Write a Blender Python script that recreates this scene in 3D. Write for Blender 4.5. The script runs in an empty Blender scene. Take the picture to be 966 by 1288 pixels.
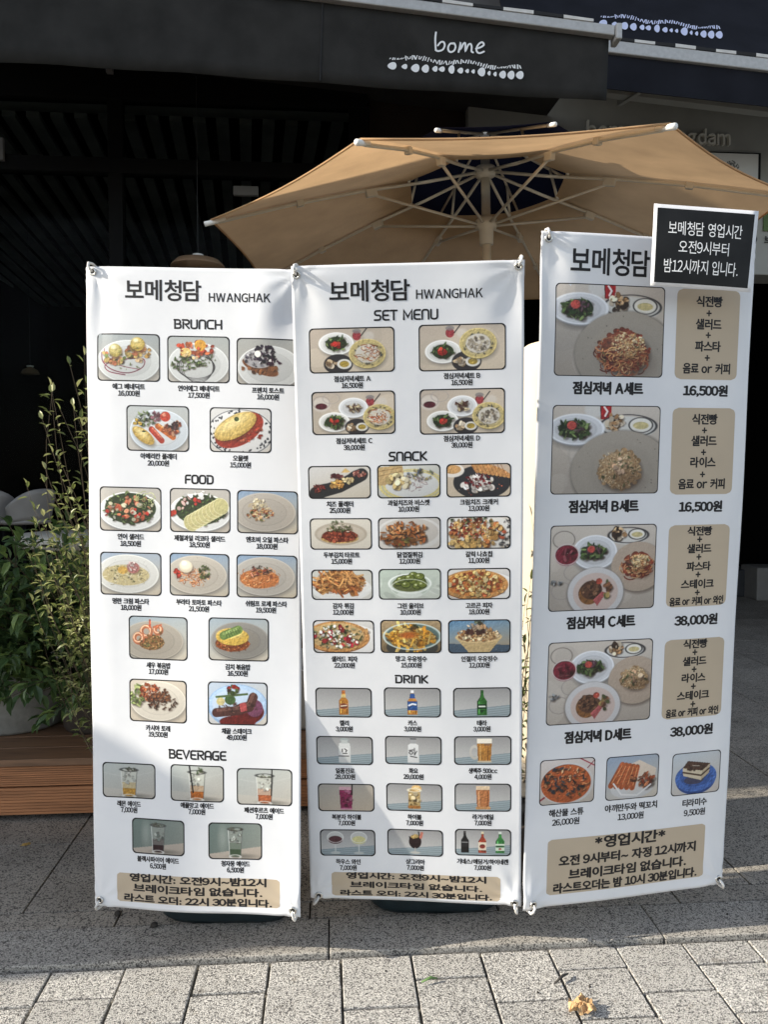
import bpy, bmesh, math, random
import numpy as np
from mathutils import Vector, Matrix
rnd = random.Random(7)
PI = math.pi
R = math.radians
scene = bpy.context.scene
COL = scene.collection

# ------------------------------------------------------------------ camera, sky, sun, exposure
EYE = 1.38
TILT = R(2.49)
FPX = 967.0
STREET = R(4.2)                       # the facade and the pavement run 4.2 degrees off the view
cam = bpy.data.cameras.new('camera')
cam.sensor_fit = 'HORIZONTAL'; cam.sensor_width = 36.0; cam.lens = 36.0 * FPX / 966.0
cam.clip_start = 0.05; cam.clip_end = 500
camo = bpy.data.objects.new('camera', cam); COL.objects.link(camo)
camo.location = (0, 0, EYE); camo.rotation_euler = (R(90) - TILT, 0, 0)
scene.camera = camo

SUN_EL = R(27)
SUN_SLOPE = 0.18
sdir = Vector((1, SUN_SLOPE, 0)).normalized() * math.cos(SUN_EL) + Vector((0, 0, -math.sin(SUN_EL)))
world = bpy.data.worlds.new('World'); scene.world = world; world.use_nodes = True
nt = world.node_tree
sky = nt.nodes.new('ShaderNodeTexSky'); sky.sky_type = 'NISHITA'; sky.sun_disc = False
sky.sun_elevation = SUN_EL; sky.sun_rotation = R(263); sky.altitude = 50; sky.air_density = 1.0; sky.dust_density = 1.2
bg = nt.nodes['Background']; bg.inputs['Strength'].default_value = 0.15
hs = nt.nodes.new('ShaderNodeHueSaturation'); hs.inputs['Saturation'].default_value = 0.6
nt.links.new(sky.outputs[0], hs.inputs['Color']); nt.links.new(hs.outputs[0], bg.inputs[0])
sl = bpy.data.lights.new('sun', 'SUN'); sl.energy = 4.4; sl.angle = R(0.55); sl.color = (1.0, 0.92, 0.79)
so = bpy.data.objects.new('sun', sl); COL.objects.link(so)
so.rotation_euler = sdir.to_track_quat('-Z', 'Y').to_euler()
vs = scene.view_settings
vs.view_transform = 'Standard'; vs.look = 'None'; vs.gamma = 1.0; vs.use_curve_mapping = False
vs.exposure = 0.85
scene.cycles.max_bounces = 8; scene.cycles.transparent_max_bounces = 12

# ------------------------------------------------------------------ helpers
def s2l(c):
    out = []
    for v in c[:3]:
        v = v / 255.0
        out.append(v / 12.92 if v <= 0.04045 else ((v + 0.055) / 1.055) ** 2.4)
    return tuple(out)

def at(px, py, d):
    """point seen at photo pixel (966 x 1288) at depth d metres in front of the lens"""
    x = (px - 483.0) / FPX; yv = -(py - 644.0) / FPX
    v = Vector((x, math.cos(TILT) + yv * math.sin(TILT), -math.sin(TILT) + yv * math.cos(TILT)))
    v = v * (d / v.y)
    return Vector((v.x, v.y, v.z + EYE))

def proj(p):
    q = Vector(p) - Vector((0, 0, EYE))
    f = q.y * math.cos(TILT) - q.z * math.sin(TILT)
    u = q.y * math.sin(TILT) + q.z * math.cos(TILT)
    return 483 + FPX * q.x / f, 644 - FPX * u / f

def st(p):
    """world -> street frame"""
    c, s = math.cos(STREET), math.sin(STREET)
    return Vector((p[0] * c + p[1] * s, -p[0] * s + p[1] * c, p[2]))

def ats(px, py, ys):
    """point at photo pixel lying on the street-frame plane y = ys, in street coordinates"""
    a = at(px, py, 1.0); k = Vector((a.x, a.y, a.z - EYE)); ks = st(k)
    k = ks * (ys / ks.y)
    return Vector((k.x, k.y, k.z + EYE))

def gp(px, py):
    """point of the ground seen at a photo pixel"""
    q = at(px, py, 1.0); k = EYE / (EYE - q.z); return Vector((q.x * k, q.y * k, 0.0))

class M:
    def __init__(s): s.v = []; s.f = []
    def add(s, vs, fs):
        o = len(s.v); s.v += [tuple(v) for v in vs]; s.f += [tuple(i + o for i in f) for f in fs]; return s
    def box(s, x0, x1, y0, y1, z0, z1):
        v = [(x0, y0, z0), (x1, y0, z0), (x1, y1, z0), (x0, y1, z0), (x0, y0, z1), (x1, y0, z1), (x1, y1, z1), (x0, y1, z1)]
        return s.add(v, [(0, 3, 2, 1), (4, 5, 6, 7), (0, 1, 5, 4), (1, 2, 6, 5), (2, 3, 7, 6), (3, 0, 4, 7)])
    def beam(s, a, b, w, h, up=(0, 0, 1)):
        a = Vector(a); b = Vector(b); d = (b - a).normalized(); r = d.cross(Vector(up)).normalized() * (w / 2); t = r.cross(d).normalized() * (h / 2)
        v = [a - r - t, a + r - t, a + r + t, a - r + t, b - r - t, b + r - t, b + r + t, b - r + t]
        return s.add(v, [(0, 1, 2, 3), (4, 7, 6, 5), (0, 4, 5, 1), (1, 5, 6, 2), (2, 6, 7, 3), (3, 7, 4, 0)])
    def quadbox(s, q, th):
        """four corners (Vectors, counter-clockwise from the front) extruded back by the vector th"""
        q = [Vector(p) for p in q]; b = [p + Vector(th) for p in q]
        return s.add(q + b, [(0, 1, 2, 3), (7, 6, 5, 4), (0, 4, 5, 1), (1, 5, 6, 2), (2, 6, 7, 3), (3, 7, 4, 0)])
    def tube(s, pts, r, n=8, cap=True):
        pts = [Vector(p) for p in pts]
        rs = r if isinstance(r, (list, tuple)) else [r] * len(pts)
        ref = Vector((0, 0, 1)); o = len(s.v); N = len(pts)
        d0 = (pts[1] - pts[0]).normalized()
        if abs(d0.dot(ref)) > 0.9: ref = Vector((1, 0, 0))
        for i, p in enumerate(pts):
            d = (pts[min(i + 1, N - 1)] - pts[max(i - 1, 0)]).normalized()
            a = d.cross(ref)
            if a.length < 1e-4: a = d.cross(Vector((0, 1, 0)))
            a.normalize(); b = d.cross(a).normalized(); ref = b.cross(d) * 1.0 if False else ref
            for k in range(n):
                t = 2 * PI * k / n
                s.v.append(tuple(p + (a * math.cos(t) + b * math.sin(t)) * rs[i]))
        for i in range(N - 1):
            for k in range(n):
                k2 = (k + 1) % n
                s.f.append((o + i * n + k, o + i * n + k2, o + (i + 1) * n + k2, o + (i + 1) * n + k))
        if cap:
            s.f.append(tuple(o + k for k in range(n - 1, -1, -1))); s.f.append(tuple(o + (N - 1) * n + k for k in range(n)))
        return s
    def lathe(s, prof, c=(0, 0, 0), n=32, cap=True):
        o = len(s.v); N = len(prof)
        for r, z in prof:
            for k in range(n):
                t = 2 * PI * k / n; s.v.append((c[0] + r * math.cos(t), c[1] + r * math.sin(t), c[2] + z))
        for i in range(N - 1):
            for k in range(n):
                k2 = (k + 1) % n
                s.f.append((o + i * n + k, o + i * n + k2, o + (i + 1) * n + k2, o + (i + 1) * n + k))
        if cap:
            s.f.append(tuple(o + k for k in range(n - 1, -1, -1))); s.f.append(tuple(o + (N - 1) * n + k for k in range(n)))
        return s
    def torus(s, c, ax, R0, r0, n=18, m=8):
        ax = Vector(ax).normalized(); a = ax.orthogonal().normalized(); b = ax.cross(a); o = len(s.v); c = Vector(c)
        for i in range(n):
            t = 2 * PI * i / n; d = a * math.cos(t) + b * math.sin(t)
            for j in range(m):
                q = 2 * PI * j / m; s.v.append(tuple(c + d * (R0 + r0 * math.cos(q)) + ax * (r0 * math.sin(q))))
        for i in range(n):
            for j in range(m):
                i2 = (i + 1) % n; j2 = (j + 1) % m
                s.f.append((o + i * m + j, o + i2 * m + j, o + i2 * m + j2, o + i * m + j2))
        return s
    def disc(s, c, ax, r, n=20):
        ax = Vector(ax).normalized(); a = ax.orthogonal().normalized(); b = ax.cross(a); c = Vector(c)
        return s.add([c + (a * math.cos(2 * PI * k / n) + b * math.sin(2 * PI * k / n)) * r for k in range(n)], [tuple(range(n))])
    def build(s, name, m, parent=None, smooth=False, bevel=0, loc=None, rz=None, fix=True):
        me = bpy.data.meshes.new(name); me.from_pydata(s.v, [], s.f); me.update()
        if fix:
            b = bmesh.new(); b.from_mesh(me); bmesh.ops.recalc_face_normals(b, faces=b.faces); b.to_mesh(me); b.free()
        if smooth:
            me.polygons.foreach_set('use_smooth', [True] * len(me.polygons))
        o = bpy.data.objects.new(name, me); COL.objects.link(o)
        if m: me.materials.append(m)
        if parent is not None: o.parent = parent
        if bevel:
            md = o.modifiers.new('bevel', 'BEVEL'); md.width = bevel; md.segments = 2; md.limit_method = 'ANGLE'; md.angle_limit = R(40)
        if loc is not None: o.location = loc
        if rz is not None: o.rotation_euler[2] = rz
        return o

def thing(name, label, cat, loc=(0, 0, 0), rz=0.0, group=None):
    o = bpy.data.objects.new(name, None); COL.objects.link(o); o.empty_display_size = 0.1
    o.location = loc; o.rotation_euler = (0, 0, rz); o['label'] = label; o['category'] = cat
    if group: o['group'] = group
    return o
def tag(o, label, cat, group=None, kind=None):
    o['label'] = label; o['category'] = cat
    if group: o['group'] = group
    if kind: o['kind'] = kind
    return o
def struct(o):
    o['kind'] = 'structure'; return o

# ------------------------------------------------------------------ materials
def base_mat(name):
    m = bpy.data.materials.new(name); m.use_nodes = True
    return m, m.node_tree, m.node_tree.nodes['Principled BSDF']
def N(t, ty, **k):
    n = t.nodes.new(ty)
    for a, b in k.items(): setattr(n, a, b)
    return n
def ramp(t, stops):
    r = N(t, 'ShaderNodeValToRGB'); e = r.color_ramp.elements
    while len(e) < len(stops): e.new(0.5)
    for i, (p, c) in enumerate(stops):
        e[i].position = p; e[i].color = (*c, 1) if len(c) == 3 else c
    return r
def mix(t, a, b, f, mode='MIX'):
    n = N(t, 'ShaderNodeMix', data_type='RGBA', blend_type=mode)
    for sock, val in ((n.inputs['Factor'], f), (n.inputs['A'], a), (n.inputs['B'], b)):
        if hasattr(val, 'links'): t.links.new(val, sock)
        elif isinstance(val, (int, float)): sock.default_value = val
        else: sock.default_value = (*val, 1)
    return n.outputs['Result']
def noise(t, scale, detail=4, rough=0.55, vec=None):
    n = N(t, 'ShaderNodeTexNoise'); n.inputs['Scale'].default_value = scale; n.inputs['Detail'].default_value = detail; n.inputs['Roughness'].default_value = rough
    if vec is None:
        tc = N(t, 'ShaderNodeTexCoord'); vec = tc.outputs['Object']
    t.links.new(vec, n.inputs['Vector']); return n.outputs['Fac']
def bump(t, p, h, strength=0.3, dist=0.01):
    b = N(t, 'ShaderNodeBump'); b.inputs['Strength'].default_value = strength; b.inputs['Distance'].default_value = dist
    t.links.new(h, b.inputs['Height']); t.links.new(b.outputs[0], p.inputs['Normal'])
def plain(name, c, rough=0.5, var=0.15, scale=12, metal=0.0, spec=0.5, bmp=0.0, bscale=200):
    m, t, p = base_mat(name)
    p.inputs['Roughness'].default_value = rough; p.inputs['Metallic'].default_value = metal; p.inputs['Specular IOR Level'].default_value = spec
    f = noise(t, scale, 5)
    r = ramp(t, [(0.25, tuple(v * (1 - var) for v in c)), (0.75, tuple(min(1, v * (1 + var)) for v in c))])
    t.links.new(f, r.inputs[0]); t.links.new(r.outputs[0], p.inputs['Base Color'])
    if bmp: bump(t, p, noise(t, bscale, 3), bmp, 0.002)
    return m

def granite(name, dark, light, speck, tint_var=0.12, rough=0.8, blotch=0.2, bstr=0.5, warm=None):
    m, t, p = base_mat(name)
    tc = N(t, 'ShaderNodeTexCoord'); v = tc.outputs['Object']
    n1 = noise(t, speck, 2, 0.6, v)
    r1 = ramp(t, [(0.36, dark), (0.5, tuple((a + b) / 2 for a, b in zip(dark, light))), (0.62, light)])
    t.links.new(n1, r1.inputs[0])
    vo = N(t, 'ShaderNodeTexVoronoi'); vo.inputs['Scale'].default_value = speck * 0.85; t.links.new(v, vo.inputs['Vector'])
    sp = N(t, 'ShaderNodeSeparateColor'); t.links.new(vo.outputs['Color'], sp.inputs[0])
    r2 = ramp(t, [(0.74, (1, 1, 1)), (0.82, (0.28, 0.28, 0.29))]); t.links.new(sp.outputs[0], r2.inputs[0])
    c = mix(t, r1.outputs[0], r2.outputs[0], 1.0, 'MULTIPLY')
    geo = N(t, 'ShaderNodeNewGeometry')
    ri = ramp(t, [(0, (1 - tint_var,) * 3), (1, (1 + tint_var,) * 3)]); t.links.new(geo.outputs['Random Per Island'], ri.inputs[0])
    c = mix(t, c, ri.outputs[0], 1.0, 'MULTIPLY')
    n3 = noise(t, 3.2, 6, 0.6, v); r3 = ramp(t, [(0.3, (1 - blotch,) * 3), (0.65, (1.0, 1.0, 1.0))]); t.links.new(n3, r3.inputs[0])
    c = mix(t, c, r3.outputs[0], 1.0, 'MULTIPLY')
    n4 = noise(t, 26, 4, 0.6, v); r4 = ramp(t, [(0.62, (1, 1, 1)), (0.72, (0.72, 0.68, 0.62))]); t.links.new(n4, r4.inputs[0])
    c = mix(t, c, r4.outputs[0], 0.6, 'MULTIPLY')
    vg = N(t, 'ShaderNodeTexVoronoi'); vg.inputs['Scale'].default_value = 4.5; t.links.new(v, vg.inputs['Vector'])
    rg = ramp(t, [(0.045, (0.55, 0.53, 0.5)), (0.075, (1, 1, 1))]); t.links.new(vg.outputs['Distance'], rg.inputs[0])
    c = mix(t, c, rg.outputs[0], 0.8, 'MULTIPLY')
    t.links.new(c, p.inputs['Base Color']); p.inputs['Roughness'].default_value = rough
    p.inputs['Specular IOR Level'].default_value = 0.3
    bump(t, p, n1, bstr, 0.004)
    return m

MAT = {}
MAT['paver'] = granite('paver_granite', (0.165, 0.158, 0.145), (0.80, 0.765, 0.70), 320, 0.08, 0.85, 0.15, 0.9)
MAT['kerb'] = granite('kerb_granite', (0.21, 0.198, 0.176), (0.56, 0.525, 0.465), 290, 0.05, 0.75, 0.25, 0.35)
MAT['tile'] = granite('tile_granite', (0.21, 0.192, 0.165), (0.50, 0.455, 0.385), 250, 0.08, 0.75, 0.3, 0.3)
MAT['tilefar'] = granite('tile_granite_grey', (0.10, 0.10, 0.10), (0.27, 0.27, 0.265), 150, 0.1, 0.75, 0.3, 0.3)
MAT['sand'] = plain('joint_sand', (0.15, 0.138, 0.115), 0.95, 0.6, 25, spec=0.1)
MAT['asphalt'] = plain('asphalt', (0.05, 0.05, 0.05), 0.9, 0.3, 60)

def vinyl(name):
    m, t, p = base_mat(name)
    f = noise(t, 7, 4); r = ramp(t, [(0.3, (0.665, 0.675, 0.695)), (0.7, (0.71, 0.72, 0.735))]); t.links.new(f, r.inputs[0])
    t.links.new(r.outputs[0], p.inputs['Base Color'])
    p.inputs['Roughness'].default_value = 0.5; p.inputs['Specular IOR Level'].default_value = 0.35
    bump(t, p, noise(t, 9, 3), 0.10, 0.012)
    return m
MAT['vinyl'] = vinyl('banner_vinyl')
MAT['ink'] = plain('black_ink', (0.012, 0.011, 0.012), 0.5, 0.1, spec=0.3)
MAT['ink2'] = plain('soft_black_ink', (0.02, 0.018, 0.018), 0.5, 0.1, spec=0.3)
MAT['tan'] = plain('tan_ink', (0.46, 0.38, 0.28), 0.5, 0.05, 5, spec=0.3)
def print_mat():
    m, t, p = base_mat('printed_picture')
    a = N(t, 'ShaderNodeAttribute'); a.attribute_name = 'print'
    t.links.new(a.outputs['Color'], p.inputs['Base Color'])
    p.inputs['Roughness'].default_value = 0.5; p.inputs['Specular IOR Level'].default_value = 0.35
    return m
MAT['print'] = print_mat()
MAT['steel'] = plain('bright_steel', (0.62, 0.61, 0.58), 0.25, 0.1, 30, metal=1.0)
MAT['hook'] = plain('white_plastic', (0.72, 0.70, 0.66), 0.4, 0.06)
MAT['rod'] = plain('fibreglass_rod', (0.03, 0.03, 0.03), 0.4)
MAT['tank'] = plain('teal_plastic', (0.012, 0.022, 0.026), 0.42, 0.25, 20, bmp=0.1)
MAT['hole'] = plain('dark_hole', (0.01, 0.01, 0.01), 0.8)
MAT['chalk'] = plain('black_sign_print', (0.012, 0.012, 0.012), 0.45, 0.6, 9, spec=0.2)
MAT['lam'] = plain('clear_laminate_edge', (0.70, 0.70, 0.72), 0.25, 0.06)
MAT['whiteink'] = plain('white_ink', (0.90, 0.90, 0.89), 0.5, 0.02)
MAT['blueink'] = plain('pale_ink', (0.62, 0.66, 0.86), 0.6, 0.03)

def fabric(name, c, trans=0.45, rough=0.9, var=0.08):
    m, t, p = base_mat(name)
    f = noise(t, 5, 5); r = ramp(t, [(0.3, tuple(v * (1 - var) for v in c)), (0.7, tuple(v * (1 + var) for v in c))]); t.links.new(f, r.inputs[0])
    t.links.new(r.outputs[0], p.inputs['Base Color']); p.inputs['Roughness'].default_value = rough; p.inputs['Specular IOR Level'].default_value = 0.1
    w = noise(t, 400, 2)
    bump(t, p, w, 0.15, 0.002)
    if trans:
        tr = N(t, 'ShaderNodeBsdfTranslucent'); t.links.new(r.outputs[0], tr.inputs['Color'])
        ms = N(t, 'ShaderNodeMixShader'); ms.inputs[0].default_value = trans
        out = t.nodes['Material Output']
        t.links.new(p.outputs[0], ms.inputs[1]); t.links.new(tr.outputs[0], ms.inputs[2]); t.links.new(ms.outputs[0], out.inputs[0])
    return m
MAT['canopy'] = fabric('tan_canvas', (0.56, 0.37, 0.205), 0.42, var=0.12)
MAT['navy'] = fabric('navy_canvas', (0.010, 0.013, 0.032), 0.15)
MAT['skirt'] = fabric('charcoal_canvas', (0.032, 0.031, 0.029), 0, 0.8, 0.25)
MAT['navyawn'] = fabric('navy_awning_canvas', (0.0135, 0.0145, 0.0195), 0, 0.8, 0.2)
MAT['frame'] = plain('ivory_tube', (0.62, 0.57, 0.47), 0.4, 0.08)
MAT['cap'] = plain('white_cap', (0.80, 0.79, 0.75), 0.4, 0.05)
MAT['alu'] = plain('pale_aluminium', (0.46, 0.46, 0.45), 0.45, 0.12, 40, metal=0.2)
MAT['hemdark'] = plain('hem_black', (0.015, 0.015, 0.016), 0.8)
MAT['hemlight'] = plain('hem_white', (0.66, 0.65, 0.62), 0.8)
MAT['wallgrey'] = plain('grey_sign_wall', (0.27, 0.27, 0.245), 0.6, 0.10, 4, bmp=0.05)
MAT['wallletter'] = plain('raised_letter_grey', (0.62, 0.61, 0.54), 0.5, 0.06)
MAT['mullion'] = plain('black_metal', (0.006, 0.006, 0.006), 0.6, 0.2, spec=0.1)
MAT['brown'] = plain('dark_brown_wood', (0.020, 0.011, 0.007), 0.6, 0.3, 6)
MAT['black'] = plain('matt_black', (0.006, 0.006, 0.006), 0.9, spec=0.1)
MAT['slat'] = plain('grey_slat', (0.12, 0.116, 0.11), 0.8, 0.3, 3)
MAT['poster'] = plain('poster_grey', (0.55, 0.55, 0.53), 0.6, 0.05)
MAT['postermark'] = plain('poster_mark', (0.12, 0.12, 0.12), 0.7, 0.2, 60)
MAT['green'] = plain('green_print', (0.07, 0.12, 0.03), 0.6)
MAT['cream'] = fabric('cream_cover', (0.68, 0.60, 0.46), 0.05, 0.85, 0.05)
MAT['concrete'] = plain('concrete', (0.30, 0.28, 0.25), 0.9, 0.3, 40, bmp=0.4)
MAT['dkplastic'] = plain('dark_grey_plastic', (0.035, 0.037, 0.04), 0.5, 0.2)
MAT['potgrey'] = plain('pale_stone_pot', (0.27, 0.265, 0.24), 0.85, 0.2, 30, bmp=0.3)
MAT['potbrown'] = plain('dark_brown_pot', (0.045, 0.034, 0.028), 0.7, 0.3, 14)
MAT['soil'] = plain('soil', (0.03, 0.022, 0.015), 1.0, 0.5, 60)
MAT['chair'] = plain('white_chair_shell', (0.27, 0.255, 0.235), 0.5, 0.10)
MAT['tabletop'] = plain('pale_table_top', (0.55, 0.53, 0.45), 0.45, 0.1)
MAT['lampshade'] = plain('tan_lamp_shade', (0.24, 0.15, 0.085), 0.6, 0.08)
MAT['stem'] = plain('stem_bark', (0.10, 0.075, 0.045), 0.85, 0.3, 40)
MAT['rib'] = plain('ribbed_planter', (0.42, 0.42, 0.40), 0.7, 0.15)
MAT['stucco'] = plain('grey_stucco', (0.16, 0.155, 0.15), 0.85, 0.15, 5)
MAT['pebble'] = plain('dark_pebble', (0.03, 0.025, 0.02), 0.8, 0.3, 60)
MAT['twig'] = plain('dark_twig', (0.04, 0.035, 0.03), 0.8)
MAT['blade'] = plain('green_blade', (0.11, 0.20, 0.06), 0.6)
def wood(name, c):
    m, t, p = base_mat(name)
    tc = N(t, 'ShaderNodeTexCoord'); mp = N(t, 'ShaderNodeMapping'); mp.inputs['Scale'].default_value = (1.2, 14, 22)
    t.links.new(tc.outputs['Object'], mp.inputs[0])
    f = noise(t, 3, 6, 0.6, mp.outputs[0]); r = ramp(t, [(0.25, tuple(v * 0.55 for v in c)), (0.55, c), (0.8, tuple(v * 1.25 for v in c))]); t.links.new(f, r.inputs[0])
    t.links.new(r.outputs[0], p.inputs['Base Color']); p.inputs['Roughness'].default_value = 0.6
    bump(t, p, f, 0.25, 0.004)
    return m
MAT['deck'] = wood('deck_wood', (0.44, 0.19, 0.08))
MAT['decktop'] = wood('deck_top_wood', (0.22, 0.12, 0.065))
def leafmat(name, a, b, c, trans=0.3):
    m, t, p = base_mat(name)
    g = N(t, 'ShaderNodeNewGeometry'); r = ramp(t, [(0.0, a), (0.55, b), (1.0, c)]); t.links.new(g.outputs['Random Per Island'], r.inputs[0])
    n = noise(t, 60, 3); rr = ramp(t, [(0.3, (0.8, 0.8, 0.8)), (0.7, (1.1, 1.1, 1.1))]); t.links.new(n, rr.inputs[0])
    cc = mix(t, r.outputs[0], rr.outputs[0], 1.0, 'MULTIPLY')
    t.links.new(cc, p.inputs['Base Color']); p.inputs['Roughness'].default_value = 0.42
    tr = N(t, 'ShaderNodeBsdfTranslucent'); t.links.new(cc, tr.inputs['Color'])
    ms = N(t, 'ShaderNodeMixShader'); ms.inputs[0].default_value = trans
    t.links.new(p.outputs[0], ms.inputs[1]); t.links.new(tr.outputs[0], ms.inputs[2]); t.links.new(ms.outputs[0], t.nodes['Material Output'].inputs[0])
    return m
MAT['leafdark'] = leafmat('deep_green_leaf', (0.045, 0.085, 0.03), (0.085, 0.15, 0.05), (0.20, 0.29, 0.08))
MAT['leafgold'] = leafmat('yellow_green_leaf', (0.11, 0.15, 0.045), (0.28, 0.32, 0.10), (0.52, 0.52, 0.24))
MAT['leafmid'] = leafmat('olive_leaf', (0.06, 0.09, 0.03), (0.12, 0.16, 0.06), (0.22, 0.26, 0.09))
MAT['dryleaf'] = plain('dry_leaf', (0.46, 0.29, 0.14), 0.85, 0.5, 45, bmp=0.5, bscale=120)
MAT['yellowleaf'] = plain('yellow_leaf', (0.42, 0.27, 0.08), 0.8, 0.3, 60)
def glass(name):
    m, t, p = base_mat(name)
    tr = N(t, 'ShaderNodeBsdfTransparent'); tr.inputs[0].default_value = (0.80, 0.84, 0.83, 1)
    gl = N(t, 'ShaderNodeBsdfGlossy'); gl.inputs['Roughness'].default_value = 0.01
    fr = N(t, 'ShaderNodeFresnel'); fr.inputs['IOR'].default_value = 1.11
    nz = noise(t, 2, 3); mm = N(t, 'ShaderNodeMath', operation='MULTIPLY'); t.links.new(fr.outputs[0], mm.inputs[0]); t.links.new(nz, mm.inputs[1])
    ms = N(t, 'ShaderNodeMixShader'); t.links.new(mm.outputs[0], ms.inputs[0]); t.links.new(tr.outputs[0], ms.inputs[1]); t.links.new(gl.outputs[0], ms.inputs[2])
    t.links.new(ms.outputs[0], t.nodes['Material Output'].inputs[0]); return m
MAT['glass'] = glass('tinted_glass')

# ------------------------------------------------------------------ ground (street frame)
struct(M().box(-80, 80, -60, 90, -0.30, -0.06).build('ground', MAT['asphalt'], rz=STREET))
struct(M().box(-6, 6.5, -1.0, 2.36, -0.06, -0.022).build('pavement_bed', MAT['sand'], rz=STREET))
joint = {-5: 2.028, -4: 2.049, -3: 1.934, -2: 2.044, -1: 2.06, 0: 1.959, 1: 2.064, 2: 1.954, 3: 2.074, 4: 1.962, 5: 2.071}
pv = M(); c0 = 0.034
for k in range(-22, 28):
    x0 = c0 + 0.2035 * k; x1 = x0 + 0.2035
    y = joint.get(k, 2.06 if k % 2 else 1.958)
    ys = [2.173, y]
    while ys[-1] > -0.6: ys.append(ys[-1] - 0.2005)
    for a, b in zip(ys[:-1], ys[1:]):
        g = 0.0028 + rnd.random() * 0.0015; dz = rnd.uniform(-0.0016, 0.0016)
        j = lambda: rnd.uniform(-0.0015, 0.0015)
        pv.box(x0 + g + j(), x1 - g + j(), b + g + j(), a - g + j(), -0.05, -0.007 + dz)
struct(pv.build('pavement', MAT['paver'], rz=STREET, bevel=0.0025))
kb = M()
for k in range(-6, 7):
    kb.box(k * 1.005 + 0.002, (k + 1) * 1.005 - 0.002, 2.182, 2.360, -0.055, 0.006)
struct(kb.build('kerb', MAT['kerb'], rz=STREET, bevel=0.004))
tl = M()
rows = [2.363, 2.46, 2.925]
while rows[-1] < 12.4: rows.append(rows[-1] + 0.475)
for i, (a, b) in enumerate(zip(rows[:-1], rows[1:])):
    for k in range(-14, 15):
        x0 = k * 0.6 + (-0.97 if i else -0.06)
        tl.box(x0 + 0.003, x0 + 0.597, a + 0.003, b - 0.003, -0.055, 0.004 + rnd.uniform(-0.0006, 0.0006))
struct(tl.build('paved_forecourt', MAT['tile'], rz=STREET, bevel=0.0015))
struct(M().box(-8.5, 8.5, 2.365, 12.6, -0.06, -0.004).build('forecourt_bed', MAT['soil'], rz=STREET))

# ------------------------------------------------------------------ cafe building (street frame)
YF = 5.4
cafe = thing('cafe_building', 'dark cafe building with black framed glass front and grey sign wall', 'building', (0, 0, 0), STREET)
XL, XC, XS, XR = -4.2, ats(440, 300, YF).x, ats(588, 300, YF).x, 5.2
zb = ats(960, 346, YF).z; zt = ats(700, 118, YF).z
M().box(XS, XR, YF, YF + 0.25, zb, 4.6).build('sign_wall', MAT['wallgrey'], cafe, bevel=0.006)
M().box(XC + 0.14, XS - 0.004, YF + 0.10, YF + 0.4, 0, 4.6).build('column', MAT['brown'], cafe)
M().box(XL, XR, 12.0, 12.2, 0, 5.0).build('back_wall', MAT['black'], cafe)
M().box(XL - 0.2, XL, YF + 0.07, 12.2, 0, 5.0).build('side_wall', MAT['black'], cafe)
M().box(XR, XR + 0.2, YF + 0.003, 12.2, 0, 5.0).build('side_wall', MAT['black'], cafe)
M().box(XL - 0.2, XR + 0.2, YF + 0.3, 12.2, 5.0, 5.2).build('ceiling', MAT['black'], cafe)
M().box(XL - 0.2, XR + 0.2, YF + 0.26, YF + 0.5, 4.05, 9.0).build('upper_wall', MAT['stucco'], cafe)
# slats added behind the glass stand in for stripes reflected in it
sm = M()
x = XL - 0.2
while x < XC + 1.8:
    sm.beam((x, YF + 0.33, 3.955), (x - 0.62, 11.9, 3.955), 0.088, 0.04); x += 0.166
sm.build('reflection_slats', MAT['slat'], cafe)
# window frame
zr = ats(220, 211, YF).z
fr = M()
xm = ats(145, 250, YF).x
for xx, w in ((XL + 0.04, 0.08), (xm, 0.095), (XC + 0.06, 0.13), (xm - 2.1, 0.09)):
    fr.box(xx - w / 2, xx + w / 2, YF, YF + 0.09, 0.26, 4.5)
fr.box(XL, XC + 0.12, YF - 0.012, YF + 0.078, zr - 0.05, zr + 0.05)
z2 = ats(220, 132, YF).z
fr.box(XL, XC + 0.12, YF - 0.006, YF + 0.084, z2 + 0.02, 4.55)
zl = ats(60, 330, YF).z
fr.box(XL, XC + 0.12, YF - 0.009, YF + 0.081, 0.2, 0.42)
fr.build('window_frame', MAT['mullion'], cafe, bevel=0.004)
for a, b in ((xm - 2.05, xm - 0.05), (xm + 0.05, XC)):
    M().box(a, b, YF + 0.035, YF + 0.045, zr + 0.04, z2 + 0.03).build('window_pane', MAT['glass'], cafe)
    M().box(a, b, YF + 0.035, YF + 0.045, 0.41, zr - 0.04).build('window_pane', MAT['glass'], cafe)

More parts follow.
